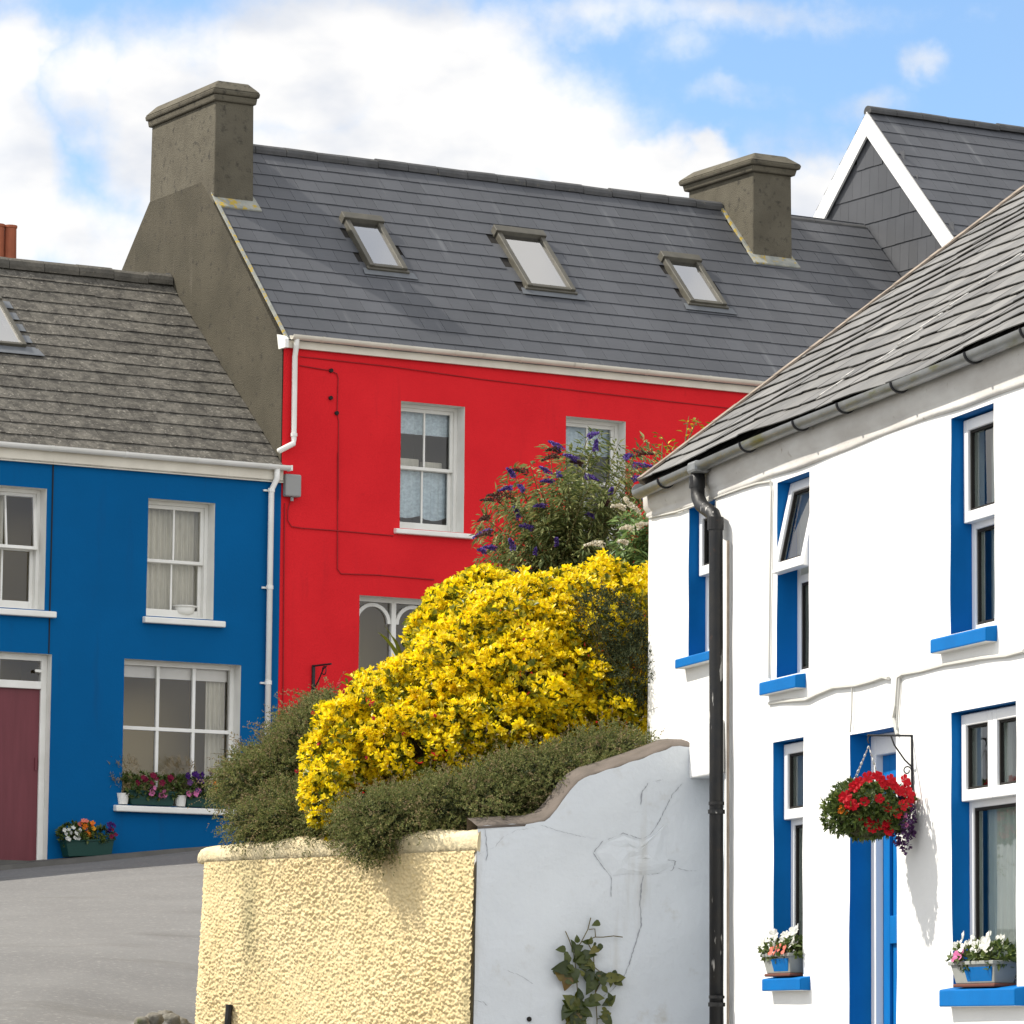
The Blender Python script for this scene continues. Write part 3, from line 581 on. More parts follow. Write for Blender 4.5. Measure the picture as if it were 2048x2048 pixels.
    mb.box((u0, d, zb - .3), (u0 + t, d + .09, z1)); mb.box((u1 - t, d, zb - .3), (u1, d + .09, z1)); mb.box((u0 + t, d, z1 - t), (u1 - t, d + .09, z1)); mb.box((u0 + t, d - .015, 3.985), (u1 - t, d + .09, 4.075))
    mb.box((u0 + .40, d + .02, 4.075), (u0 + .425, d + .06, z1 - t))
    mb.box((u1 - .16, d - .02, 4.18), (u1 - t, d, 4.215))
    dj = mb.build('doorway', M['pvc'], H, B, bevel=.006); reveal(dj, DR, d + .09, M['revealwhite'], 0, bottom=False)
    lf = MB(); lf.box((u0 + t, d + .03, zb), (u1 - t, d + .075, 3.985)); lf.box((u1 - t - .045, d + .012, zb + 1.05), (u1 - t - .02, d + .03, zb + 1.2))
    lf.build('door', M['door_maroon'], dj, 0); pane(dj, u0 + t, u1 - t, 4.075, z1 - t, d + .045, M['glass'], 0, 'fanlight')
    backroom(dj, u0 - .1, u1 + .1, 1.7, 4.5, .27, 1.1, M['interior'], 0)
    MB().box((u0 - .05, -.18, zb - .5), (u1 + .06, d + .1, zb - .015)).build('doorstep', M['pavement'], H, B)
build_blue_house()

def build_tall_house():
    H = row_house('slate_house', 'taller dark slate-roofed house with white bargeboards behind the red house', 0); H.location = RW(10.65, 0, BASE); B = BASE
    # local origin shifted to u=10.65
    wa, za = 2.86, 13.0; kf = (13.083 - 10.882) / (2.864 - .738); kb = kf * .92; we, wb = -.3, 5.9
    zf, zb = za - kf * (wa - we), za - kb * (wb - wa); L = 6.5
    g = MB(); g.prism([(0, .1, 1.5), (0, .1, zf - .3), (0, wa, za - .35), (0, wb - .2, zb - .3), (0, wb - .2, 1.5)], (L, 0, 0)); g.build('wall', M['render'], H, B)
    # hung slates on the gable face
    P = lambda u, s, h: (-h - .005, 5.6 - u, 8.6 + s)
    slates('gable_slating', 0, 5.5, 0, 4.4, P, .40, .21, .006, .008, M['slate_new'], H, B, seed=21, clip=lambda u, s: (8.6 + s + .20 > min(za - .02 - kf * (wa - (5.6 - u)) if 5.6 - u < wa else 99, za - .02 - kb * ((5.6 - u) - wa) if 5.6 - u >= wa else 99)))
    cf = 1 / math.hypot(1, kf); sf = kf * cf; cb = 1 / math.hypot(1, kb); sb = kb * cb
    Pf = lambda u, s, h: (u, we + s * cf - h * sf, zf + s * sf + h * cf); Lf = (wa - we) / cf
    Pb = lambda u, s, h: (u, wb - s * cb + h * sb, zb + s * sb + h * cb); Lb = (wb - wa) / cb
    rf = slates('roof', -.06, L, 0, Lf, Pf, .27, .3, .005, .0055, M['slate_new'], H, B, seed=31)
    slates('rear_slope', -.06, L, 0, Lb, Pb, .27, .3, .007, .010, M['slate_new'], rf, 0, seed=32)
    MB().add([Pf(-.05, 0, -.01), Pf(L, 0, -.01), Pf(L, Lf, -.01), Pf(-.05, Lf, -.01), Pb(-.05, 0, -.01), Pb(L, 0, -.01), Pb(L, Lb, -.01), Pb(-.05, Lb, -.01)], [(0, 1, 2, 3), (5, 4, 7, 6)]).build('roof_felt', M['dark'], rf, 0)
    ridge_tiles('ridge', -.06, L, wa, za + .07, .09, M['ridge'], rf, 0)
    d = .26
    for nm, Pq, LL in (('bargeboard', Pf, Lf), ('bargeboard', Pb, Lb)):
        m = MB(); e = Pq(-.075, LL, -.015); e2 = Pq(-.075, LL - .02, -d)
        m.prism([Pq(-.075, 0, -.015), Pq(-.075, LL, -.015), (-.075, wa, e[2] - (d - .015) / (cf if Pq is Pf else cb)), Pq(-.075, 0, -d)], (.035, 0, 0)); m.build(nm, M['upvc'], H, B)
        m = MB(); m.prism([Pq(-.04, 0, -.05), Pq(-.04, LL - .05, -.05), Pq(-.04, LL - .05, -.075), Pq(-.04, 0, -.075)], (.045, 0, 0)); m.build('soffit', M['cream'], H, B)
build_tall_house()

# ================================================================== WHITE HOUSE
def build_white_house():
    base = -.45; H = thing('white_house', 'white cottage with blue window reveals and sills on the right', 'house', WW(0, 0, base), A_WH); B = base
    W1 = (-.53, .02, 2.455, 3.425); W2 = (1.195, 1.765, 2.185, 3.385); W3 = (4.045, 4.66, 2.20, 3.39); LL = (1.14, 1.675, .372, 1.795); LR = (4.045, 4.95, .285, 1.772); DR = (2.46, 3.205, -.45, 1.755)
    RC = (-.405, .20, -.6, 1.663); u0, u1 = -1.395, 6.5
    wall('front_wall', u0, u1, -.8, 3.62, [W1, W2, W3, LL, LR, DR, RC], M['white'], H, B, step=.09, amp=.007)
    reveal(H, RC, .13, M['grey_wall'], B, bottom=False, name='recess'); MB().box((-.5, .128, -.8), (.3, .16, 1.7)).build('recess_back', M['grey_wall'], H, B)
    # plaster band over the recess, a little proud
    mb = MB(); mb.box((-.40, -.035, 1.662), (.215, .0, 2.0)); mb.build('plaster_band', M['white'], H, B, bevel=.012)
    k = .778
    mb = MB(); mb.prism([(u0, .008, -.8), (u0, .008, 3.62), (u0, 3.05, 5.98), (u0, 6.1, 3.62), (u0, 6.1, -.8)], (.3, 0, 0)); mb.build('end_wall', M['white'], H, B)
    mb = MB(); mb.prism([(u1 - .3, .008, -.8), (u1 - .3, .008, 3.62), (u1 - .3, 3.05, 5.98), (u1 - .3, 6.1, 3.62), (u1 - .3, 6.1, -.8)], (.3, 0, 0)); mb.build('end_wall', M['white'], H, B)
    MB().box((u0 + .3, 5.85, -.8), (u1 - .3, 6.1, 3.6)).build('back_wall', M['white'], H, B)
    # plaster cornice under the gutter
    mb = MB(); n = 80; prof = [(.0, 3.425), (-.012, 3.43), (-.018, 3.445), (-.012, 3.46), (-.016, 3.50), (-.036, 3.525), (-.04, 3.60), (-.04, 3.655), (.02, 3.655)]
    for i in range(n + 1):
        u = u0 + (u1 - u0) * i / n; dz = .008 * math.sin(2.3 * u) + .005 * math.sin(7 * u) + (.05 * max(0, -.2 - u) if u < -.2 else 0)
        for w, z in prof: mb.v.append((u, w + wob(u, 1.0, .004, 1), z + (dz * .6 if z < 3.5 else 0)))
    q = len(prof)
    for i in range(n):
        for j in range(q - 1): a = i * q + j; mb.f.append((a, a + q, a + q + 1, a + 1)); mb.mi.append(0)
    mb.f += [tuple(range(q))]; mb.mi.append(0)
    mb.build('cornice', M['eave_plaster'], H, B, smooth=True)
    # roof
    c = 1 / math.hypot(1, k); s_ = k * c; L = 3.15 / c
    sag = lambda u: .018 * math.sin(1.1 * u + 1.0) + .010 * math.sin(3.1 * u)
    Pf = lambda u, s, h: (u, -.045 + s * c - h * s_, 3.718 + s * s_ + h * c + sag(u))
    Pb = lambda u, s, h: (u, 6.2 - s * c + h * s_, 3.675 + s * s_ + h * c)
    rf = slates('roof', u0 - .05, u1, 0, L, Pf, .205, .29, .006, .008, M['slate_side'], H, B, jit=.006, seed=41)
    MB().add([Pf(u0 - .04, 0, -.03), Pf(u1, 0, -.03), Pf(u1, L, -.03), Pf(u0 - .04, L, -.03), Pb(u0 - .04, 0, 0), Pb(u1, 0, 0), Pb(u1, L, 0), Pb(u0 - .04, L, 0)], [(0, 1, 2, 3), (5, 4, 7, 6)]).build('roof_felt', M['dark'], rf, 0)
    ridge_tiles('ridge', u0, u1, 3.05, 6.2, .12, M['ridge'], rf, 0)
    # verge: dark undercloak and a pale mortar fillet, slightly irregular
    for nm, h0, h1, a, b, m in (('undercloak', -.055, .012, u0 - .075, u0 + .0, M['coping']), ('verge_mortar', .012, .026, u0 - .082, u0 + .035, M['mortar'])):
        v = MB(); n = 36
        for i in range(n):
            s0, s1 = L * i / n, L * (i + 1) / n - .004; j = random.uniform(-.008, .008)
            v.hexa([Pf(a + j, s0, h0), Pf(b, s0, h0), Pf(b, s1, h0), Pf(a + j, s1, h0), Pf(a + j, s0, h1 + j * .4), Pf(b, s0, h1), Pf(b, s1, h1), Pf(a + j, s1, h1 + j * .4)])
        v.build(nm, m, rf, 0)
    # cement repair lines running up the slope
    rr = random.Random(4)
    for u, sa, sb in ((2.10, .45, .98), (2.10, 1.02, 1.2), (2.12, 1.28, 1.62), (1.62, .2, .5), (2.35, 1.5, 1.75)):
        v = MB(); n = int((sb - sa) / .03)
        for i in range(n):
            a = sa + (sb - sa) * i / n; wd = rr.uniform(.008, .02); e = a + .034; o = rr.uniform(-.006, .006); f_ = (a / .205) % 1; hh = .022 - .012 * f_ + .004
            v.hexa([Pf(u - wd + o, a, .0), Pf(u + wd + o, a, .0), Pf(u + wd + o, e, .0), Pf(u - wd + o, e, .0), Pf(u - wd + o, a, hh), Pf(u + wd + o, a, hh), Pf(u + wd + o, e, hh - .002), Pf(u - wd + o, e, hh - .002)])
        v.build('mortar_line', M['eave_plaster'], rf, 0)
    # gutter with strap brackets
    gs = lambda u: 3.652 + .012 * math.sin(.9 * u + .5) + .006 * (u - 1)
    gm = MB(); us = np.linspace(u0 + .10, u1, 22)
    for a, b in zip(us, us[1:]):
        r = .052; n = 12; wv = -.098
        for rr_, fl in ((r, 0), (r - .006, 1)):
            vs = [(x, wv + rr_ * math.cos(t), gs(x) + rr_ * math.sin(t)) for x in (a, b) for t in np.linspace(math.pi, 2 * math.pi, n)]
            gm.add(vs, [(i, i + 1, n + i + 1, n + i) if not fl else (i, n + i, n + i + 1, i + 1) for i in range(n - 1)])
        for sx in (0, n - 1):
            t = math.pi + math.pi * (sx / (n - 1)); gm.add([(x, wv + q_ * math.cos(t), gs(x)) for x in (a, b) for q_ in (r, r - .006)], [(0, 1, 3, 2)])
    gt = gm.build('gutter', M['gutter'], H, B, smooth=True)
    MB().tube([(u0 + .092, -.098, gs(u0)), (u0 + .10, -.098, gs(u0))], .052, 12, arc=(0, 2 * math.pi)).build('gutter_stop', M['gutter'], gt, 0)
    MB().box((.0 - .11, -.157, 3.59), (.05, -.045, 3.668)).build('gutter_joint', M['gutter'], gt, 0, bevel=.02)
    for u in (-.72, .93, 1.9, 2.66, 3.53, 4.63, 5.4):
        m = MB(); m.tube([(u, -.098 + .057 * math.cos(t), gs(u) + .057 * math.sin(t)) for t in np.linspace(math.pi * 1.0, 2.05 * math.pi, 12)] + [(u + .0, -.02, gs(u) - .03)], .008, 6); m.build('gutter_bracket', M['blackmetal'], gt, 0)
    # downpipe with swan neck
    px = .295
    dp = MB().tube([(-.045, -.10, 3.61), (-.05, -.10, 3.50), (-.04, -.10, 3.44), (.06, -.11, 3.375), (.15, -.10, 3.335), (.235, -.09, 3.30), (.27, -.085, 3.25), (px - .02, -.085, 3.15), (px, -.085, 2.0), (px + .03, -.085, -.6)], .045, 14).build('downpipe', M['iron'], H, B, smooth=True)
    for u, z0, z1, r in ((-.06, 3.50, 3.575, .052), (.268, 3.195, 3.275, .052), (px + .01, 1.40, 1.425, .054), (px + .01, 1.455, 1.475, .05), (px + .027, .20, .225, .054), (px + .027, .25, .268, .05)):
        MB().tube([(u, -.10 if u < 0 else -.085, z0), (u, -.10 if u < 0 else -.085, z1)], r, 14).build('pipe_collar', M['iron'], dp, 0)
    MB().tube([(px + .058, -.03, 3.12), (px + .062, -.03, 2.0), (px + .09, -.03, -.5)], .009, 8).build('thin_pipe', M['mortar'], H, B)
    # windows
    def upvc(o, d, base, tilt=0, mid=.475, sill=None, mull=False, label=None):
        u0, u1, z0, z1 = o; zm = z0 + (z1 - z0) * (1 - mid); t = .055; mb = MB()
        frame_rect(mb, u0, u1, z0, z1, d, d + .06, t, .05); mb.box((u0 + t, d, zm - .05), (u1 - t, d + .06, zm))
        sb = MB(); segs = [(u0 + .012, (u0 + u1) / 2 - .002), ((u0 + u1) / 2 + .002, u1 - .012)] if mull else [(u0 + .012, u1 - .012)]
        for a, b in segs: frame_rect(sb, a, b, zm - .015, z1 - .012, d - .05, d, .062)
        if tilt:
            ct, st = math.cos(R(tilt)), math.sin(R(tilt)); zt = z1 - .012
            sb.v = [(u, d + (w - d) * ct + (z - zt) * st, zt + (z - zt) * ct - (w - d) * st) for u, w, z in sb.v]
        mb.add(sb.v, sb.f); f = mb.build('window', M['upvc'], H, base, bevel=.006, label=label)
        reveal(f, o, d + .06, M['bluetrim'], 0, amp=.007)
        gk = MB()
        frame_rect(gk, u0 + t, u1 - t, z0 + .05, zm - .05, d + .012, d + .03, .016)
        gk.build('gasket', M['dark'], f, 0)
        pane(f, u0 + t, u1 - t, z0 + .05, zm - .05, d + .03, M['darkglass'], 0)
        for a, b in segs:
            p = MB().add([(a + .06, d - .015, zm + .047), (b - .06, d - .015, zm + .047), (b - .06, d - .015, z1 - .07), (a + .06, d - .015, z1 - .07)], [(0, 1, 2, 3)])
            gk2 = MB(); frame_rect(gk2, a + .062, b - .062, zm + .047, z1 - .074, d - .034, d - .014, .014)
            for q in (p, gk2):
                if tilt: q.v = [(u, d + (w - d) * ct + (z - zt) * st, zt + (z - zt) * ct - (w - d) * st) for u, w, z in q.v]
            p.build('pane', M['darkglass'], f, 0); gk2.build('gasket', M['dark'], f, 0)
        if sill:
            a, b, s0, s1 = sill; m = MB(); pr = .068
            m.hexa([(a, -pr, s0), (b, -pr, s0), (b, d, s0), (a, d, s0), (a, -pr, s1 - .008), (b, -pr, s1 - .008), (b, d, s1 + .022), (a, d, s1 + .022)], 0)
            m.f[-6:] = m.f[-6:]; m.mi[-6:] = [1, 0, 0, 0, 0, 0]
            m.build('sill', [M['bluetrim'], M['white']], f, 0, bevel=.008)
        backroom(f, u0 - .4, u1 + .4, z0 - .3, z1 + .12, d + .08, 2.2, M['inner_dark'], 0)
        return f
    f = upvc(W1, .115, B, sill=(-.605, .1, 2.382, 2.452), label='upper window half behind the downpipe', mid=.44)
    f = upvc(W2, .13, B, tilt=12, sill=(1.055, 1.715, 2.084, 2.172), label='upper window with its top sash tilted open'); curtain(f, 1.2, 1.76, 2.2, 3.34, .32, M['net'], 0, 5, .02)
    f = upvc(W3, .12, B, sill=(3.90, 4.70, 2.104, 2.19), label='upper right window')
    curtain(f, 4.06, 4.65, 2.23, 3.34, .23, M['net'], 0, 6, .02)
    f = upvc(LL, .11, B, sill=(1.118, 1.80, .288, .37), label='narrow lower window with a flower trough on its sill', mid=.32); curtain(f, 1.15, 1.67, .4, 1.75, .24, M['net'], 0, 5, .02)
    f = upvc(LR, .10, B, mid=.315, sill=(4.015, 5.07, .182, .282), mull=True, label='wide lower window with a flower trough on its sill'); curtain(f, 4.06, 5.0, .33, 1.74, .20, M['net'], 0, 11, .018)
    # door
    u0, u1, z0, z1 = DR; d = .13; mb = MB(); t = .075
    mb.box((u0, d, z0), (u0 + t, d + .1, z1)); mb.box((u1 - t, d, z0), (u1, d + .1, z1)); mb.box((u0 + t, d, z1 - .12), (u1 - t, d + .1, z1))
    dj = mb.build('doorway', M['upvc'], H, B, bevel=.006); reveal(dj, DR, d + .1, M['bluetrim'], 0, amp=.007, bottom=False)
    lf = MB(); w0 = d + .045; lf.box((u0 + t, w0 + .02, z0 + .05), (u1 - t, w0 + .05, z1 - .12))
    st = .11
    for a, b, zz0, zz1 in ((u0 + t, u0 + t + st, z0 + .05, z1 - .12), (u1 - t - st, u1 - t, z0 + .05, z1 - .12)): lf.box((a, w0, zz0), (b, w0 + .02, zz1))
    for zz0, zz1 in ((z0 + .05, z0 + .25), (.55, .71), (1.5, z1 - .12)): lf.box((u0 + t + st, w0, zz0), (u1 - t - st, w0 + .02, zz1))
    dl = lf.build('door', M['bluetrim'], dj, 0, bevel=.004)
    MB().box((u0, -.15, z0 - .3), (u1, d + .2, z0 + .03)).build('doorstep', M['pavement'], H, B)
    # cables
    Zc = lambda x, y: zc(1250, 750, .413, x, y)
    def cable(pts, r, name='cable', off=-.012): MB().tube([on_wh(*Zc(*q), off) for q in pts], r, 6).build(name, M['cable_white'], H, B)
    cable([(118, 690), (250, 662), (400, 610), (470, 583), (560, 550), (640, 525), (705, 515), (709, 560), (704, 900), (697, 1470)], .007)
    cable([(700, 1590), (760, 1580), (880, 1570), (930, 1545), (1010, 1512), (1120, 1502), (1200, 1480), (1250, 1462), (1275, 1468)], .012)
    cable([(1932, 1335), (1850, 1358), (1720, 1372), (1550, 1402), (1440, 1432), (1345, 1448), (1322, 1465), (1312, 1600), (1300, 1660), (1318, 1740)], .011)
    cable([(1330, 1460), (1322, 1590), (1315, 1720)], .006); cable([(1100, 1505), (1097, 1650), (1090, 1730)], .005)
build_white_house()

# ================================================================== GARDEN WALLS
U_G = -.4
def build_grey_wall():
    cor = WW(U_G, -1.4395, 0)
    H = thing('garden_wall', 'pale grey cracked garden wall with a stepped brown coping beside the white house', 'wall', WW(U_G, -.7, -.1), A_WH)
    off = Vector((U_G, -.7, -.1))
    top = [(-1.4395, 1.322), (-1.25, 1.338), (-1.074, 1.348), (-1.0, 1.367), (-.9665, 1.392), (-.92, 1.44), (-.8834, 1.493), (-.83, 1.57), (-.776, 1.622), (-.70, 1.665), (-.5956, 1.697), (-.378, 1.772), (-.232, 1.828), (-.15, 1.862), (-.098, 1.867), (.125, 1.867)]
    dense = []
    for (a, za), (b, zb) in zip(top, top[1:]):
        n = max(1, int((b - a) / .03)); dense += [(a + (b - a) * i / n, za + (zb - za) * i / n) for i in range(n)]
    dense.append(top[-1]); nz = 50; mb = MB()
    for w, zt in dense:
        zt += .004 * math.sin(40 * w)
        for j in range(nz + 1):
            f = j / nz; z = -.4 + (zt + .4) * f; lean = -.023 * (1 - f) * max(0, min(1, (-w) / 1.4))
            mb.v.append((.012 * math.sin(3 * w + 2 * z) * .5 + .004 * math.sin(11 * z - 7 * w), w + .7 + lean, z + .1))
    for i in range(len(dense) - 1):
        for j in range(nz): a = i * (nz + 1) + j; mb.f.append((a, a + nz + 1, a + nz + 2, a + 1)); mb.mi.append(0)
    mb.build('wall_face', M['grey_wall'], H, smooth=True)
    back = [(w + .7, z) for w, z in dense]
    bm = MB(); bm.prism([(-.03, a, z - .05) for a, z in back] + [(-.03, back[-1][0], -.3), (-.03, back[0][0], -.3)], (-.22, 0, 0)); bm.build('wall_core', M['grey_wall'], H)
    cp = MB(); n = len(dense)
    for w, z in dense:
        r = .006 * math.sin(23 * w)
        for u, dz in ((-.006, .085), (-.006, .100), (-.05, .117 + r), (-.16, .147 + r), (-.27, .165), (-.27, -.1)): cp.v.append((u, w + .7, z + dz))
    for i in range(n - 1):
        for j in range(5): a = i * 6 + j; cp.f.append((a, a + 6, a + 7, a + 1)); cp.mi.append(0)
    cp.build('coping', M['coping'], H, smooth=True)
    # cracks: irregular shallow grooves filled with grime, from points read off the photograph onto the wall plane
    W0, _ = frame((0, 0), 0)
    Og = np.array(WW(U_G, 0, 0)); nu = np.array([math.cos(A_WH), math.sin(A_WH), 0]); nw = np.array([-math.sin(A_WH), math.cos(A_WH), 0])
    def on_g(x, y):
        r = ray(850 + x * .3613, 1350 + y * .3613); t = (Og @ nu) / (r @ nu); p = r * t - Og; return float(p @ nw) + .7, float(p[2]) + .1
    rr = random.Random(12)
    def crack(pts, wd):
        P = [on_g(*p) for p in pts]; fine = []
        for (a, b), (c, d) in zip(P, P[1:]):
            n = max(1, int(math.hypot(c - a, d - b) / .012)); fine += [(a + (c - a) * i / n + rr.uniform(-.003, .003), b + (d - b) * i / n + rr.uniform(-.003, .003)) for i in range(n)]
        fine.append(P[-1]); m = MB()
        for i, (w, z) in enumerate(fine):
            h = wd * .75 * rr.uniform(.3, 1.2) * (1 if 0 < i < len(fine) - 1 else .2); x = .012 * math.sin(3 * (w - .7) + 2 * (z - .1)) * .5 + .004 * math.sin(11 * (z - .1) - 7 * (w - .7)) + .0035
            m.v += [(x, w - h, z - h * .3), (x, w + h, z + h * .3)]
        for i in range(len(fine) - 1): m.f.append((2 * i, 2 * i + 1, 2 * i + 3, 2 * i + 2)); m.mi.append(0)
        m.build('crack', M['crack'], H)
    for pts, wd in (([(930, 985), (985, 920), (1050, 895), (1095, 875), (1200, 910), (1245, 885), (1285, 830), (1320, 760), (1370, 660), (1425, 600)], .005), ([(930, 985), (960, 1030), (1000, 1080), (1030, 1125), (1028, 1230)], .004),
                    ([(1205, 1110), (1193, 1170), (1190, 1280), (1197, 1380), (1160, 1500), (1125, 1610), (1100, 1670), (1040, 1740), (970, 1790)], .0055), ([(1190, 720), (1200, 650), (1230, 600), (1325, 575)], .006),
                    ([(330, 850), (340, 900), (345, 1000), (338, 1030)], .004), ([(290, 995), (390, 950), (430, 900), (500, 860), (610, 845)], .003), ([(1210, 1110), (1290, 1100), (1370, 1080), (1385, 1030), (1320, 1020)], .004), ([(1390, 1070), (1470, 1085), (1510, 1080)], .003),
                    ([(950, 1000), (1050, 990), (1150, 930)], .003), ([(640, 830), (760, 870), (890, 900)], .0025), ([(450, 1635), (520, 1660), (600, 1710)], .0025), ([(270, 1800), (320, 1810), (345, 1830)], .004)):
        crack(pts, wd)
    # lifted patch of plaster inside the loop of cracks
    poly = [on_g(*p) for p in ((945, 985), (1000, 930), (1095, 890), (1200, 925), (1260, 890), (1340, 820), (1330, 1000), (1370, 1050), (1290, 1095), (1200, 1105), (1120, 1100), (1035, 1110), (990, 1050))]
    m = MB(); cx = sum(p[0] for p in poly) / len(poly); cz = sum(p[1] for p in poly) / len(poly)
    rings = 5; n = len(poly)
    for r_ in range(rings):
        f = 1 - r_ / rings * .95
        for i, (w, z) in enumerate(poly):
            ww_, zz_ = cx + (w - cx) * f, cz + (z - cz) * f
            x = .012 * math.sin(3 * (ww_ - .7) + 2 * (zz_ - .1)) * .5 + .004 * math.sin(11 * (zz_ - .1) - 7 * (ww_ - .7))
            m.v.append((x + (.002 if r_ == 0 else .007 + rr.uniform(-.003, .004)), ww_, zz_))
    for r_ in range(rings - 1):
        for i in range(n): a, b = r_ * n + i, r_ * n + (i + 1) % n; m.f.append((a, b, b + n, a + n)); m.mi.append(0)
    m.f.append(tuple((rings - 1) * n + i for i in range(n))); m.mi.append(0); m.build('plaster_patch', M['grey_wall'], H)
    w, z = on_g(575, 1905); MB().tube([(.0, w, z), (.012, w, z)], .016, 8).build('hole', M['dark'], H)
build_grey_wall()

A_Y = R(40); YD = np.array([-math.sin(A_Y), math.cos(A_Y), 0])
YC = np.array(WW(U_G, -1.4395, 0))
def YW(s, d, z):
    "s along the yellow wall away from the corner, d into the bed"
    nrm = np.array([YD[1], -YD[0], 0]); return Vector(YC + s * YD + d * nrm + np.array([0, 0, z]))
def build_yellow_wall():
    H = thing('garden_wall', 'cream yellow roughcast garden wall at the road corner under the shrubs', 'wall', YW(1.4, 0, .0), math.atan2(YD[1], YD[0])) 
    Lw = 3.02; st = .0052; zt0 = 1.17
    # pebble-dash: jittered cells give each stone its own bulge
    ns, nz = int((Lw + .32) / st), int((zt0 + .5) / st)
    Sg, Zg = np.meshgrid(np.linspace(0, Lw + .32, ns), np.linspace(-.5, zt0, nz), indexing='ij')
    def vor(Sg, Zg, cell, seed):
        r2 = np.random.default_rng(seed); gx, gy = int(4.5 / cell), int(3 / cell); jx = r2.random((gx, gy)); jy = r2.random((gx, gy)); hh = r2.random((gx, gy))
        ci = np.floor((Sg + .5) / cell).astype(int); cj = np.floor((Zg + .9) / cell).astype(int); best = np.full(Sg.shape, 9.); hb = np.zeros(Sg.shape)
        for a in (-1, 0, 1):
            for b in (-1, 0, 1):
                i, j = ci + a, cj + b; ii, jj = np.clip(i, 0, gx - 1), np.clip(j, 0, gy - 1)
                d = np.hypot((Sg + .5) / cell - i - jx[ii, jj], (Zg + .9) / cell - j - jy[ii, jj]); m_ = d < best; best = np.where(m_, d, best); hb = np.where(m_, hh[ii, jj], hb)
        return best, hb
    d1, h1 = vor(Sg, Zg, .022, 1); d2, h2 = vor(Sg, Zg, .0125, 2)
    var = .75 + .35 * np.sin(2.3 * Sg + 1.1 * Zg) * np.sin(3.1 * Zg + .7 * Sg)
    D = var * .0165 * np.clip(1.15 - d1 * 1.35, 0, .8) * (.3 + 1.1 * h1) + .009 * np.clip(1 - d2 * 1.2, 0, 1) * h2 + .006 * np.sin(2.7 * Sg + 1.9 * Zg)
    D = D + rng.uniform(-.0018, .0018, D.shape)
    rad = .16; nrm = np.array([YD[1], -YD[0], 0])
    over = np.clip(Sg - (Lw - rad), 0, None); th = np.clip(over / rad, 0, math.pi * .6)
    s_ = np.where(over > 0, Lw - rad + rad * np.sin(th), Sg); dd = np.where(over > 0, rad * (1 - np.cos(th)), 0)
    batter = .012 + .045 * np.clip((zt0 - Zg), 0, 2) * 0.6
    ns_ = np.sin(th); nd_ = -np.cos(th)
    Ds, Dd = (D + batter) * ns_, (D + batter) * nd_
    P = YC + (s_ + Ds)[..., None] * YD + (dd + Dd)[..., None] * nrm; P[..., 2] = Zg
    loc = np.array(H.location); ang = -H.rotation_euler.z; Q = P - loc; ca, sa = math.cos(ang), math.sin(ang)
    V = np.stack([Q[..., 0] * ca - Q[..., 1] * sa, Q[..., 0] * sa + Q[..., 1] * ca, Q[..., 2]], -1).reshape(-1, 3)
    I, J = np.meshgrid(np.arange(ns - 1), np.arange(nz - 1), indexing='ij'); a = (I * nz + J).ravel()
    npmesh('roughcast_face', V, np.stack([a, a + 1, a + nz + 1, a + nz], -1), M['yellow_wall'], H, smooth=True)
    # in local axes: x runs along the wall away from the corner, y points OUT of the face
    def lp(s, d, z): p = YW(s, d, z) - H.location; return (p.x * ca - p.y * sa, p.x * sa + p.y * ca, p.z)
    core = MB(); core.hexa([lp(.01, .03, -.5), lp(2.9, .06, -.5), lp(2.9, .28, -.5), lp(.01, .25, -.5), lp(.01, .03, 1.15), lp(2.9, .06, 1.15), lp(2.9, .28, 1.15), lp(.01, .25, 1.15)]); core.build('wall_core', M['yellow_cap'], H)
    cp = MB(); n = 220; cr = random.Random(8); prof = [(.02, -.01), (-.002, 0), (-.006, .04), (-.006, .085), (.004, .108), (.03, .124), (.10, .136), (.26, .14), (.30, .10), (.30, -.05)]
    for i in range(n + 1):
        s = Lw * i / n; e = min(1, (Lw - s) / .12); e = math.sqrt(max(0, 1 - (1 - e) ** 2)) if e < 1 else 1
        lump = .012 * math.sin(5 * s) + .008 * math.sin(13 * s + 1) + .006 * math.sin(29 * s)
        hh = 1 + (.10 * math.sin(4.1 * s) + .08 * math.sin(9.7 * s + 2)); sc = .55 if .75 < s < .95 else 1
        for d, z in prof: cp.v.append(lp(s, d + lump * .6 + cr.uniform(-.004, .004), 1.168 + z * hh * (0.55 + .45 * e) + cr.uniform(-.004, .004)))
    q = len(prof)
    for i in range(n):
        for j in range(q - 1): a = i * q + j; cp.f.append((a, a + 1, a + q + 1, a + q)); cp.mi.append(0)
    cp.f += [tuple(range(q)), tuple(n * q + j for j in range(q))]; cp.mi += [0, 0]
    cp.build('coping', M['yellow_cap'], H, smooth=True)
    m = MB(); m.tube([lp(2.52, -.075, .20), lp(2.525, -.08, .10), lp(2.55, -.085, -.3)], .024, 8)
    m.build('iron_peg', M['iron'], H)
build_yellow_wall()

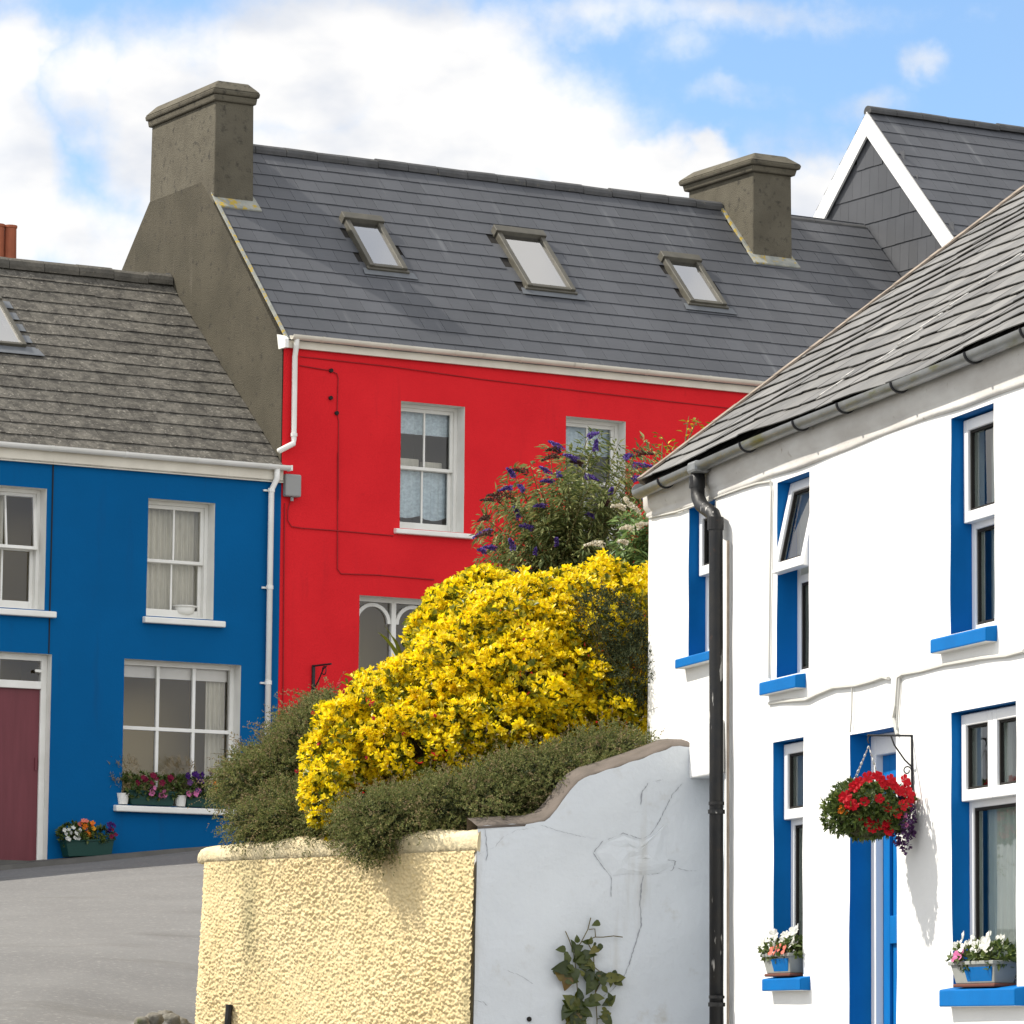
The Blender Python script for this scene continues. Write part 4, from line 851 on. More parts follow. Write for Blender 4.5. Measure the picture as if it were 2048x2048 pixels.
# ================================================================== PLANTS
def norm(a): return a / np.maximum(np.linalg.norm(a, axis=-1, keepdims=True), 1e-9)
def leaf_arrays(P, D, Nn, L, Wd, fold=.25, curl=.15, rnd=False):
    "one folded four-cornered leaf per row: base P, direction D, rough normal Nn"
    D = norm(D); B_ = norm(np.cross(D, Nn)); Nn = np.cross(B_, D); L = L[:, None]; Wd = Wd[:, None]
    if rnd:
        a, b = P + D * L * .38, P + D * L * .78; up = Nn * Wd * fold
        q = [P, a + B_ * Wd * .85 + up, b + B_ * Wd * .9 + up, P + D * L - Nn * L * curl, b - B_ * Wd * .9 + up, a - B_ * Wd * .85 + up]
        V = np.stack(q, 1).reshape(-1, 3); i = np.arange(len(P)) * 6
        return V, np.concatenate([np.stack([i, i + 1, i + 2, i + 3], 1), np.stack([i, i + 3, i + 4, i + 5], 1)])
    mid = P + D * L * .45
    v0 = P; v1 = mid + B_ * Wd + Nn * Wd * fold; v2 = P + D * L - Nn * L * curl; v3 = mid - B_ * Wd + Nn * Wd * fold
    n = len(P); V = np.stack([v0, v1, v2, v3], 1).reshape(-1, 3); i = np.arange(n) * 4
    F = np.concatenate([np.stack([i, i + 1, i + 2], 1), np.stack([i, i + 2, i + 3], 1)]); return V, F
def shell(ells, n, inner=.25, seed=0, lump=.18, gaps=0):
    "points over the outside of a union of lumpy ellipsoids, with outward normals"
    r2 = np.random.default_rng(seed); P, Nn = [], []
    ar = np.array([e[1][0] * e[1][2] for e in ells]); ar = ar / ar.sum()
    ph = r2.random(6) * 6
    for (c, rad), f in zip(ells, ar):
        k = int(n * f * 1.8); d = norm(r2.normal(size=(k, 3))); rad = np.array(rad); c = np.array(c)
        q = 1 + lump * (np.sin(d[:, 0] * 7 + ph[0]) * np.sin(d[:, 2] * 6 + ph[1]) * .6 + np.sin(d[:, 1] * 9 + d[:, 2] * 8 + ph[2]) * .4)
        ins = r2.random(k) < inner; q = np.where(ins, q * r2.uniform(.55, .97, k), q * r2.uniform(.96, 1.05, k))
        P.append(c + d * rad * q[:, None]); Nn.append(norm(d / rad))
    P = np.concatenate(P); Nn = np.concatenate(Nn); keep = np.ones(len(P), bool)
    for c, rad in ells: keep &= (((P - np.array(c)) / np.array(rad)) ** 2).sum(1) > .45
    if gaps:
        k = P * 6.5; g_ = np.sin(k[:, 0] * 1.3 + ph[3]) * np.sin(k[:, 2] * 1.7 + ph[4]) + np.sin(k[:, 0] * 2.9 + k[:, 2] * 2.1 + ph[5]) * .7 + np.sin(k[:, 1] * 2.2 + k[:, 2] * 3.3) * .5
        keep &= (g_ > -gaps) | (r2.random(len(P)) < .15)
    P, Nn = P[keep], Nn[keep]
    idx = r2.permutation(len(P))[:n]; return P[idx], Nn[idx], r2
def ell(x, y, Y, rx, ry, rd):
    c = at(x, y, Y); k = Y / CF / .9434; return (tuple(c), (rx * k, rd, ry * k))
def whorls(P, Nn, r2, per, L, Wd, up=.35, spread=1.0, jit=.5):
    n = len(P); ax = norm(Nn + np.array([0, 0, up]) + r2.normal(size=P.shape) * jit * .5)
    Pp = np.repeat(P, per, 0); A = np.repeat(ax, per, 0); d = r2.normal(size=A.shape); d = norm(d - A * (d * A).sum(1, keepdims=True))
    t = r2.uniform(.25, 1.3, len(A))[:, None] * spread; D = norm(A + d * t)
    ln = r2.uniform(.65, 1.15, len(A)) * L; wd = r2.uniform(.8, 1.15, len(A)) * Wd
    return Pp + D * .005, D, A, ln, wd
def foliage(parent, name, P, Nn, r2, per, L, Wd, m, up=.35, spread=1.0, jit=.5, fold=.25, curl=.15, rnd=True):
    a, D, A, ln, wd = whorls(P, Nn, r2, per, L, Wd, up, spread, jit); V, F = leaf_arrays(a, D, A, ln, wd, fold, curl, rnd)
    return npmesh(name, V - np.array(parent.location), F, m, parent)
def stems(parent, base, tips, r, m, name='stem', seed=0, arch=.15):
    rr = random.Random(seed); mb = MB(); o = parent.location
    for t in tips:
        b = Vector(base) + Vector((rr.uniform(-.12, .12), rr.uniform(-.12, .12), 0)); t = Vector(t); mid = b.lerp(t, .55) + Vector((0, 0, arch * (t - b).length)); q = b.lerp(t, .25) + Vector((0, 0, arch * .6 * (t - b).length))
        mb.tube([b - o, q - o, mid - o, t - o], [r, r * .8, r * .55, r * .25], 5)
    return mb.build(name, m, parent)

def build_bed():
    # raised soil behind the two walls
    nx, ny = 26, 26; V = []
    for i in range(nx):
        for j in range(ny):
            s, d = i / (nx - 1), j / (ny - 1)
            a = np.array(YW(2.78 * s, .12, 0)); b = np.array(YW(2.78 * s, .12, 0)) + np.array([1.6 + .5 * s - .3 * s, 5.5, 0])
            p = a + (b - a) * d; z = 1.12 + 1.3 * d + .05 * math.sin(3 * p[0] + 2 * p[1]); 
            if j == 0: z = 1.05
            V.append((p[0], p[1], z))
    F = [(i * ny + j, i * ny + j + 1, (i + 1) * ny + j + 1, (i + 1) * ny + j) for i in range(nx - 1) for j in range(ny - 1)]
    # sides down to the road
    m = MB(); m.add(V, F); e = [(nx - 1) * ny + j for j in range(ny)]; k = len(m.v)
    for q in e: x, y, z = V[q]; m.v.append((x - .1, y, float(gz(x, y)) - .2))
    for j in range(ny - 1): m.f.append((e[j], e[j + 1], k + j + 1, k + j)); m.mi.append(0)
    tag(m.build('planting_bed', M['soil'], smooth=True), kind='structure')
build_bed()

def shrub(name, label, loc, cat='shrub', group=None): return thing(name, label, cat, loc, 0, group)
def build_yellow_shrubs():
    E1 = [ell(645, 1440, 28.7, 66, 112, .4), ell(730, 1368, 28.9, 96, 100, .5), ell(862, 1282, 29.0, 112, 96, .55), ell(980, 1215, 29.1, 140, 112, .6), ell(1120, 1175, 29.2, 120, 102, .6), ell(1000, 1310, 28.9, 170, 105, .6), ell(1150, 1330, 28.8, 85, 60, .4), ell(800, 1410, 28.7, 140, 85, .5), ell(618, 1500, 28.3, 42, 68, .28), ell(1215, 1150, 29.4, 80, 66, .5), ell(930, 1375, 28.6, 150, 60, .4)]
    b = at(860, 1480, 29.2); H = shrub('golden_shrub', 'large golden yellow shrub above the cream wall and beside the white house', b)
    P, Nn, r2 = shell(E1, 11500, .1, 3, .32, .95)
    f = foliage(H, 'foliage', P, Nn, r2, 7, .041, .0095, M['l_yellow'], .5, 1.2, .8, .15, .08)
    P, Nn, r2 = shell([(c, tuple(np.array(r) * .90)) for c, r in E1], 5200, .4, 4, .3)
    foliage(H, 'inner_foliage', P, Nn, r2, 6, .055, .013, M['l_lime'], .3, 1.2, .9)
    tips = [tuple(c) for c, _ in E1]; stems(H, tuple(b), tips, .03, M['bark'], 'stem', 2)
    # scattered small red flower clusters
    r3 = random.Random(6); k = 0
    mb = MB()
    for (x, y) in ((648, 1305), (700, 1330), (705, 1355), (762, 1385), (690, 1430), (628, 1485), (602, 1405), (598, 1450), (590, 1345), (820, 1350), (925, 1385), (640, 1290), (560, 1455)):
        p = at(x, y, 28.25) - H.location
        V = MB()
        for i in range(7):
            d = Vector((r3.gauss(0, 1), r3.gauss(0, 1), r3.gauss(0, 1))).normalized(); q = p + d * .012; a = d.orthogonal().normalized() * .007; b2 = d.cross(a).normalized() * .007
            mb.add([q - a - b2, q + a - b2, q + a + b2, q - a + b2], [(0, 1, 2, 3)])
    mb.build('red_blossom', M['p_rose'], H)
    E2 = [ell(864, 1165, 31.0, 66, 58, .4), ell(915, 1108, 31.1, 52, 30, .4), ell(812, 1200, 30.8, 40, 46, .3)]
    H2 = shrub('golden_shrub', 'smaller golden shrub behind the large yellow one, against the red wall', at(850, 1280, 31.0))
    P, Nn, r2 = shell(E2, 1100, .2, 13, .2); foliage(H2, 'foliage', P, Nn, r2, 7, .05, .011, M['l_yellow'], .5, 1.0, .7)
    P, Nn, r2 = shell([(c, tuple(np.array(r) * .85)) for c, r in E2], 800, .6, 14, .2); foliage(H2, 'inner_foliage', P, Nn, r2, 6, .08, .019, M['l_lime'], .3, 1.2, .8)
    stems(H2, at(850, 1280, 31.0), [c for c, _ in E2], .02, M['bark'])
build_yellow_shrubs()

def sprays(parent, ells, n, seed, m, L=.10, leaves=16, lw=.0045, ll=.02, up=.25, name='foliage', bias=(0, 0, 0), lump=.2, inner=.3):
    "fine heath-like foliage: short arching twigs set with tiny leaves"
    P, Nn, r2 = shell(ells, n, inner, seed, lump); n = len(P)
    D = norm(Nn + np.array([0, 0, up]) + np.array(bias) + r2.normal(size=P.shape) * .45); ln = r2.uniform(.5, 1.25, n) * L
    t = r2.random((n, leaves)) ** .8
    Q = P[:, None] + D[:, None] * (t * ln[:, None])[..., None]; Q[..., 2] -= (t ** 2) * ln[:, None] * .25
    Q = Q.reshape(-1, 3); DD = np.repeat(D, leaves, 0); d = r2.normal(size=DD.shape); ld = norm(DD * .8 + norm(d))
    V, F = leaf_arrays(Q, ld, norm(r2.normal(size=Q.shape)), r2.uniform(.6, 1.2, len(Q)) * ll, np.full(len(Q), lw), .2, .1)
    return npmesh(name, V - np.array(parent.location), F, m, parent)
def build_heath():
    specs = [('low olive green heath mound left of the golden shrub', (560, 1480, 30.0), [ell(510, 1462, 29.7, 62, 36, .4), ell(575, 1415, 30.0, 50, 58, .45), ell(612, 1360, 30.3, 34, 36, .4), ell(465, 1485, 29.5, 42, 20, .3)], 5200, 1, (-.35, 0, 0)),
             ('trailing heath spilling over the left end of the cream wall', (520, 1570, 28.9), [ell(500, 1555, 28.95, 50, 20, .22), ell(575, 1550, 28.75, 60, 30, .22), ell(548, 1520, 29.1, 56, 28, .26), ell(635, 1560, 28.5, 48, 36, .2)], 4200, 2, (-.1, -.25, -.1)),
             ('olive heath spreading under the golden shrub to the stepped grey wall', (900, 1540, 28.0), [ell(770, 1545, 27.85, 110, 38, .4), ell(890, 1522, 27.75, 130, 40, .42), ell(1030, 1478, 27.9, 130, 44, .42), ell(1140, 1438, 28.1, 84, 40, .36), ell(700, 1555, 28.05, 56, 36, .24), ell(708, 1582, 27.58, 34, 17, .07), ell(688, 1594, 27.56, 18, 15, .05)], 8600, 3, (.05, -.25, 0)),
             ('dark green conifer sprigs growing through the golden shrub by the white house', (1180, 1340, 28.7), [ell(1170, 1190, 28.5, 28, 42, .12), ell(1198, 1262, 28.5, 40, 44, .2), ell(1130, 1155, 28.55, 26, 24, .12)], 900, 4, (0, -.2, .2))]
    for lab, b, E, n, sd_, bias in specs:
        H = shrub('heath_shrub' if sd_ != 4 else 'conifer_shrub', lab, at(*b))
        sprays(H, E, n, sd_, M['l_heath'] if sd_ != 4 else M['l_dark'], bias=bias, L=.15 if sd_ != 4 else .14, lw=.0042, lump=.4)
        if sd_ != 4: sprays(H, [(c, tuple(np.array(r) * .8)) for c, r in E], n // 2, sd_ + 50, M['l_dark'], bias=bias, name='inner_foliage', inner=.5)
        if sd_ != 4: sprays(H, E, n // 13, sd_ + 90, M['l_dry'], bias=(bias[0] * 1.6, bias[1], bias[2]), L=.24, leaves=22, lw=.0035, ll=.018, name='dry_tips', inner=.05, lump=.4, up=.35)
        tips = []
        P, Nn, r2 = shell(E, 60, 0, sd_ + 9)
        for p, q in zip(P, Nn): tips.append(Vector(p) + Vector(q) * .16 + Vector(bias) * .2)
        stems(H, at(*b), tips, .006, M['twig'], 'stem', sd_, .1)
build_heath()

def build_buddleia(name, label, base, tips, seed, leafm, n_leaf, flowers, L=.10, lw=.013, spikes='f_purple', spike_len=.16):
    H = shrub(name, label, base); r2 = np.random.default_rng(seed); rr = random.Random(seed); mb = MB(); o = H.location; Ps, Ds, Ns = [], [], []; ends = []
    for t in tips:
        b = Vector(base) + Vector((rr.uniform(-.2, .2), rr.uniform(-.2, .2), 0)); t = Vector(t); ln = (t - b).length; c1 = b.lerp(t, .4) + Vector((0, 0, .10 * ln)); c2 = b.lerp(t, .8) + Vector((0, 0, .10 * ln))
        path = [b * (1 - s) ** 3 + c1 * 3 * s * (1 - s) ** 2 + c2 * 3 * s * s * (1 - s) + t * s ** 3 for s in np.linspace(0, 1, 9)]
        mb.tube([p - o for p in path], [.009 * (1 - .8 * i / 8) for i in range(9)], 4); ends.append((path[-1], (path[-1] - path[-2]).normalized()))
        for k in range(n_leaf):
            s = rr.uniform(.2, 1) ** .8; f = s * 8; i = min(7, int(f)); p = path[i].lerp(path[i + 1], f - i); d = (path[i + 1] - path[i]).normalized()
            side = Vector((rr.gauss(0, 1), rr.gauss(0, 1), rr.gauss(0, .7))); side = (side - d * side.dot(d)).normalized()
            Ps.append(p + side * rr.uniform(0, .07)); Ds.append(d * .5 + side + Vector((0, 0, -.25))); Ns.append(Vector((0, 0, 1)) + side * .2)
    mb.build('stem', M['twig'], H)
    P = np.array(Ps); V, F = leaf_arrays(P, np.array(Ds), np.array(Ns) + r2.normal(size=P.shape) * .3, r2.uniform(.5, 1.2, len(P)) * L, r2.uniform(.7, 1.2, len(P)) * lw, .25, .2)
    npmesh('foliage', V - np.array(o), F, leafm, H)
    def spike(p, d, ln, m):
        n = 190; t = r2.random(n); rad = .0145 * (1 - t * .8) * ln / .16; a = r2.random(n) * 6.283; d = Vector(d).normalized(); e1 = d.orthogonal().normalized(); e2 = d.cross(e1)
        bend = t ** 2 * .25 * ln
        Q = np.array(p)[None] + t[:, None] * ln * np.array(d) + (rad * np.cos(a))[:, None] * np.array(e1) + (rad * np.sin(a))[:, None] * np.array(e2); Q[:, 2] -= bend
        out = Q - np.array(p) - t[:, None] * ln * np.array(d); V, F = leaf_arrays(Q, norm(out + r2.normal(size=Q.shape) * .01), r2.normal(size=Q.shape), np.full(n, .017), np.full(n, .007), .2, .1)
        npmesh('flower_spike', V - np.array(o), F, m, H)
    for (p, d, ln, mm) in flowers: spike(p, d, ln, M[mm])
    return H, ends, spike, rr
def build_buddleias():
    base = at(1070, 1170, 31.6); tips = []; rr = random.Random(3)
    out = [(900, 1010), (905, 975), (925, 935), (950, 960), (950, 905), (960, 885), (1000, 875), (1010, 900), (1040, 840), (1060, 865), (1080, 850), (1110, 825), (1135, 815), (1130, 850), (1165, 840), (1190, 850), (1210, 870), (1220, 830), (1235, 845), (1240, 870), (980, 930), (1000, 950), (940, 1000), (960, 1040), (900, 1050), (925, 1070), (1250, 900), (1200, 920)]
    for x, y in out:
        tips.append(at(x, y, 31.6 + rr.uniform(-.4, .4)))
        tips.append(at(x + rr.uniform(-10, 70), y + rr.uniform(10, 90), 31.6 + rr.uniform(-.4, .4)))
    for i in range(52): tips.append(at(rr.gauss(1080, 75), rr.uniform(890, 1080), 31.5 + rr.uniform(-.5, .4)))
    fl = []
    def fs(x0, y0, x1, y1, m='f_purple', Y=31.2):
        a = at(x0, y0, Y); b = at(x1, y1, Y + rr.uniform(-.1, .1)); fl.append((a, b - a, (b - a).length * 1.3 * (.75 if m == 'f_cream' else 1), m))
    Zq = lambda x, y: ((950 + x * .1812) * .9434, (820 + y * .1812) * .9434)
    for a, b in (((960, 450), (850, 310)), ((1130, 560), (1010, 460)), ((1250, 300), (1340, 215)), ((1330, 450), (1340, 310)), ((830, 720), (740, 600)), ((430, 740), (370, 620)), ((870, 800), (760, 750)), ((400, 860), (290, 850)), ((490, 1200), (440, 1050)), ((640, 1310), (520, 1240)),
                 ((780, 1060), (680, 1030)), ((1490, 940), (1510, 840)), ((1320, 1180), (1240, 1120)), ((230, 1530), (110, 1480)), ((420, 1530), (390, 1390)), ((900, 1500), (900, 1400)), ((660, 1600), (670, 1520)), ((170, 1340), (20, 1340)), ((1660, 530), (1720, 460)), ((1740, 620), (1930, 570)),
                 ((1750, 760), (1880, 720)), ((530, 890), (490, 800)), ((240, 1800), (150, 1790)), ((540, 1770), (410, 1760)), ((110, 1570), (50, 1510)), ((930, 740), (920, 650)), ((1860, 960), (1960, 1000)), ((1220, 740), (1330, 720))):
        fs(*Zq(*a), *Zq(*b))
    for a, b in (((580, 690), (430, 610)), ((400, 950), (190, 880)), ((930, 450), (820, 400)), ((300, 1000), (110, 940)), ((930, 500), (780, 490)), ((1180, 600), (1080, 540)), ((200, 1360), (60, 1330)), ((1430, 1060), (1470, 980)), ((1760, 490), (1920, 430)), ((150, 1190), (60, 1170))):
        fs(*Zq(*a), *Zq(*b), 'f_faded')
    build_buddleia('buddleia', 'tall airy shrub with purple flower spikes in front of the red wall', base, tips, 5, M['l_budd'], 105, fl, .078, .0085)
    base = at(1230, 1120, 30.6); tips = [at(rr.uniform(1160, 1290), rr.uniform(960, 1090), 30.5 + rr.uniform(-.3, .3)) for _ in range(34)]; fl = []
    for a, b in (((1420, 1480), (1210, 1420)), ((1790, 1290), (1920, 1190)), ((1700, 1040), (1830, 1095)), ((1740, 1310), (1600, 1250)), ((1650, 1080), (1500, 1010)), ((1680, 1470), (1570, 1410)), ((1680, 1010), (1650, 940))):
        fs(*Zq(*a), *Zq(*b), 'f_cream', 30.0)
    build_buddleia('buddleia', 'fresh green shrub with cream flower spikes beside the corner of the white house', base, tips, 8, M['l_bright'], 60, fl, .09, .012)
    # twigs that show over the white house's verge
    base = at(1290, 900, 31.9); tips = [at(x, y, 31.9) for x, y in ((1300, 785), (1318, 790), (1245, 820), (1250, 835), (1350, 800))]
    build_buddleia('tall_twig', 'thin yellowing twigs rising behind the white house verge against the red wall', base, tips, 9, M['l_lime'], 16, [], .06, .012)
    # strap-leaved plant
    H = shrub('strap_leaf_plant', 'spiky strap-leaved plant poking out beside the arched window', at(770, 1290, 29.9), 'plant'); mb = MB(); b = at(765, 1265, 29.9)
    for (x, y), wd in zip(((712, 1192), (725, 1180), (778, 1193), (790, 1205), (800, 1190), (740, 1200)), (.018, .006, .016, .018, .014, .012)):
        t = at(x, y, 29.8) - H.location; q = (b if x < 760 else at(785, 1260, 29.9)) - H.location; d = (t - q); sd2 = d.cross(Vector((0, 1, .3))).normalized(); n = 6
        mb = MB(); k = 0
        for i in range(n + 1): f = i / n; p = q + d * f + Vector((0, -.02 * math.sin(3 * f), .04 * math.sin(math.pi * f))); w_ = wd * (1 - f) ** .6 + .0005; mb.v += [tuple(p - sd2 * w_), tuple(p + sd2 * w_)]
        for i in range(n): mb.f.append((k + 2 * i, k + 2 * i + 1, k + 2 * i + 3, k + 2 * i + 2)); mb.mi.append(0)
        mb.build('leaf', M['l_yucca'], H)
build_buddleias()

def build_vine():
    H = thing('climbing_plant', 'dark green climbing plant growing up the grey garden wall', 'plant', WW(U_G + .02, -.87, -.3), A_WH); off = Vector((U_G + .02, -.87, -.3)); rr = random.Random(21)
    Og = np.array(WW(U_G, 0, 0)); nu = np.array([math.cos(A_WH), math.sin(A_WH), 0]); nw = np.array([-math.sin(A_WH), math.cos(A_WH), 0])
    def pt(x, y, h=.02):
        "pixel of the 200-px crop onto the grey wall plane, h in front"
        r = ray(1100 + x * .118, 1820 + y * .118); t = ((Og + nu * h) @ nu) / (r @ nu); p = r * t - Og; return Vector((float(p @ nu) - .02, float(p @ nw) + .87, float(p[2]) + .3))
    mb = MB()
    for path in ([(480, 2300), (500, 1900), (470, 1500), (450, 1150), (420, 850), (390, 700), (520, 560), (640, 330), (690, 130)], [(800, 2300), (795, 1850), (770, 1400), (745, 1000), (740, 750), (640, 560)], [(390, 700), (330, 520), (260, 360)], [(560, 540), (760, 460), (900, 460), (1080, 440), (1230, 460)], [(770, 1400), (850, 1240), (1000, 1160), (1200, 1130)], [(795, 1850), (900, 1820), (960, 1760)], [(500, 1900), (620, 1600), (780, 1560)], [(1000, 1160), (800, 1010), (745, 960)], [(660, 330), (760, 320), (770, 450)]):
        mb.tube([pt(x, y, .015 + .012 * rr.random()) for x, y in path], .0035, 5)
    mb.build('stem', M['twig'], H)
    spots = [(785, 230, 55, 200), (460, 490, 45, 100), (610, 540, 45, 180), (690, 520, 45, 80), (840, 640, 50, 250), (755, 580, 25, 240), (190, 665, 60, 185), (390, 580, 55, 110), (470, 650, 75, 30), (650, 760, 95, 10), (290, 800, 65, 100), (210, 980, 120, 190), (540, 900, 110, 300), (620, 930, 90, 200), (340, 1010, 80, 0), (290, 1200, 110, 260), (680, 1090, 90, 60), (690, 1260, 120, 250), (870, 1150, 85, 300), (900, 1210, 70, 280), (1060, 1150, 90, 0), (1160, 1150, 80, 10), (500, 1440, 80, 90), (370, 1560, 120, 140), (720, 1580, 100, 0), (1030, 1530, 75, 45), (950, 1590, 50, 200), (290, 1720, 110, 230), (620, 1740, 80, 330), (420, 1850, 120, 260), (960, 1790, 65, 30), (980, 1880, 80, 300), (560, 1780, 90, 280), (330, 1650, 100, 200), (500, 1950, 110, 270), (700, 2100, 100, 280), (430, 1100, 80, 270), (480, 760, 80, 120)]
    spots += [(x + rr.gauss(0, 75), y + rr.gauss(0, 75), r * rr.uniform(.45, .8), rr.uniform(0, 360)) for x, y, r, a in spots[7:] if y > 700 for _ in (0, 1)]
    V, F = [], []
    for x, y, r, a in spots:
        c = pt(x, y, .03 + .03 * rr.random()); ln = r * .118 * 26 / CF * 2.7; a = R(a); d = Vector((rr.uniform(.0, .35), math.cos(a), math.sin(a))).normalized(); nn = Vector((1, rr.uniform(-.6, .6), rr.uniform(-.2, .7))).normalized(); s = d.cross(nn).normalized(); nn = s.cross(d); k = len(V)
        prof = [(0, 0), (.12, .30), (.35, .42), (.65, .30), (.85, .14), (1, 0)]
        mids = [c + d * (t - .5) * 2 * ln * .62 - nn * .15 * ln * (t - .4) ** 2 * 4 for t, _ in prof]
        for (t, w_), m_ in zip(prof, mids): V += [m_ + s * w_ * ln + nn * w_ * ln * .3, m_, m_ - s * w_ * ln + nn * w_ * ln * .3]
        for i in range(5):
            b = k + 3 * i; F += [(b, b + 1, b + 4, b + 3), (b + 1, b + 2, b + 5, b + 4)]
    npmesh('foliage', V, F, M['l_vine'], H, smooth=True)
build_vine()

# ------------------------------------------------------------------ pots and flowers
BLOOM = {}
def bloom_mesh(m, petals=5):
    if m in BLOOM: return BLOOM[m]
    V, F = [(0, 0, .1)], []
    for i in range(petals):
        a = 2 * math.pi * i / petals; h = math.pi / petals * .95; k = len(V)
        for t, r in ((-h, .75), (-h * .5, 1.0), (0, .93), (h * .5, 1.0), (h, .75)): V.append((r * math.cos(a + t), r * math.sin(a + t), .32 + .12 * math.cos(5 * t)))
        F += [(0, k + j, k + j + 1) for j in range(4)]
    me = bpy.data.meshes.new('bloom'); me.from_pydata(V, [], F); me.materials.append(M[m]); BLOOM[m] = me; return me
def bloom(parent, p, nrm, r, m, name='bloom'):
    o = bpy.data.objects.new(name, bloom_mesh(m)); COL.objects.link(o); o.parent = parent; o.location = p
    o.rotation_euler = Vector(nrm).to_track_quat('Z', 'Y').to_euler(); o.scale = (r, r, r); return o
def pot_foliage(parent, ells, n, seed, L=.05, W_=.014, m='l_pot', per=5):
    P, Nn, r2 = shell(ells, n, .4, seed, .2); a, D, A, ln, wd = whorls(P, Nn, r2, per, L, W_, .3, 1, .8); V, F = leaf_arrays(a, D, A, ln, wd, .2, .2)
    return npmesh('foliage', V, F, M[m], parent)
def trough(parent, l, w, h, m, taper=.8, rim=True):
    mb = MB(); a, b = l / 2, w / 2; c, d = a * taper, b * taper
    mb.hexa([(-c, -d, 0), (c, -d, 0), (c, d, 0), (-c, d, 0), (-a, -b, h), (a, -b, h), (a, b, h), (-a, b, h)])
    if rim: mb.box((-a - .008, -b - .008, h - .022), (a + .008, b + .008, h))
    o = mb.build('trough', m, parent, bevel=.006); return o
def build_pots():
    rr = random.Random(31)
    # white house sills
    for (u, z, l, lab, cols, n, whites) in ((1.40, .372, .50, 'grey and blue flower trough on the narrow lower sill of the white house', 0, 60, 7), (4.50, .282, .62, 'larger grey and blue flower trough on the wide lower sill of the white house', 1, 80, 8)):
        w = -.005 if u < 2 else -.0; H = thing('flower_trough', lab, 'flower trough', WW(u, w, z + .003), A_WH, 'flower troughs on the white house sills')
        MB().box((-l / 2 + .02, -.065, 0), (l / 2 - .02, .065, .018)).build('saucer', M['brown'], H, bevel=.006)
        mb = MB(); a, b, c, d, h = l / 2, .075, l / 2 - .04, .055, .135
        mb.hexa([(-c, -d, .018), (c, -d, .018), (c, d, .018), (-c, d, .018), (-a, -b, h), (a, -b, h), (a, b, h), (-a, b, h)]); mb.build('trough', M['grey_trough'], H, bevel=.006)
        MB().hexa([(-c + .0 + l * .28, -d - .003, .03), (c - .03, -d - .003, .03), (c - .03, -d + .004, .03), (-c + l * .28, -d + .004, .03), (-c + l * .26, -b - .001, h - .03), (a - .03, -b - .001, h - .03), (a - .03, -b + .006, h - .03), (-c + l * .26, -b + .006, h - .03)]).build('blue_panel', M['bluetrim'], H)
        MB().box((-a - .006, -b - .008, h - .018), (a + .006, b + .006, h + .002)).build('rim', M['grey_trough'], H, bevel=.004)
        pot_foliage(H, [((x, -.01, h + .02), (.11, .07, .06)) for x in np.linspace(-a + .08, a - .08, 4)], 170, 5 + cols, .045, .011)
        for i in range(18 + 4 * cols):
            x = rr.uniform(-a + .02, a - .02); y = rr.uniform(-.08, .04); zz = h + .05 + rr.uniform(.0, .085) - abs(y) * .2
            bloom(H, (x, y, zz), (rr.uniform(-.6, .6), -1, rr.uniform(.2, .9)), rr.uniform(.032, .045), 'p_white')
        for i in range(4):
            bloom(H, ((-.02 if cols == 0 else -.19) + .075 * i * (1 if cols == 0 else .4), -.085, h + rr.uniform(.012, .035)), (rr.uniform(-.4, .4), -1, .4), .034, 'p_salmon' if cols == 0 else 'p_pink')
        if cols:
            for i in range(5): bloom(H, (-.27 + .02 * i, rr.uniform(-.05, .05), h + .05 + rr.uniform(0, .03)), (-.3, -1, .5), .015, 'p_maroon')
    # troughs on the blue house's wide window sill
    for (u, lab, cols, sd_) in ((-1.66, 'green trough of crimson and pink flowers on the blue house sill', (('p_maroon', 13), ('p_pink', 9)), 1), (-.93, 'green trough of purple and orange flowers on the blue house sill', (('p_purple', 12), ('p_mauve', 5), ('p_orange', 8), ('p_pink', 5), ('p_lime', 5)), 2)):
        H = thing('flower_trough', lab, 'flower trough', RW(u, .02, 2.672), A_ROW, 'flower troughs on the blue house sill'); trough(H, .62, .16, .17, M['green_trough'], .86)
        pot_foliage(H, [((x, -.02, .22), (.14, .10, .13)) for x in np.linspace(-.26, .26, 4)], 300, 40 + sd_, .055, .013)
        for m, k in cols:
            for i in range(k):
                t = {'p_maroon': (-.32, .3, .30), 'p_pink': (-.05, .16, .16) if sd_ == 1 else (-.3, -.12, .16), 'p_purple': (-.32, .02, .36), 'p_mauve': (-.3, -.1, .24), 'p_orange': (.0, .26, .26), 'p_lime': (.22, .36, .33)}[m]
                bloom(H, (rr.uniform(t[0], t[1]), rr.uniform(-.15, -.08), t[2] + rr.uniform(-.06, .06)), (rr.uniform(-.5, .5), -1, rr.uniform(0, .7)), rr.uniform(.028, .042), m)
        # pale saucer-like clay pot between the troughs
    for u, lab in ((-2.02, 'small white pot at the left end of the blue house sill'), (-1.27, 'small white pot between the two troughs on the blue house sill')):
        H = thing('white_pot', lab, 'plant pot', RW(u, .0, 2.672), A_ROW, 'white pots on the blue house sill'); m = MB(); m.tube([(0, 0, 0), (0, 0, .11), (0, 0, .13), (0, 0, .13)], [.055, .075, .08, .066], 14); m.build('pot', M['pvc'], H)
        P, Nn, r2 = shell([((0, .03, .36), (.19, .08, .22))], 160, .6, 77); a, D, A, ln, wd = whorls(P, Nn, r2, 3, .07, .003, .6, .6, .7); V, F = leaf_arrays(a, D, A, ln, wd); npmesh('dried_plume', V, F, M['f_grass'], H)
        MB().tube([(0, 0, .1), (.01, .02, .3)], .006, 5).build('stem', M['twig'], H)
    p = RW(-2.52, -.13, 0); z = float(gz(p.x, p.y)) + .055
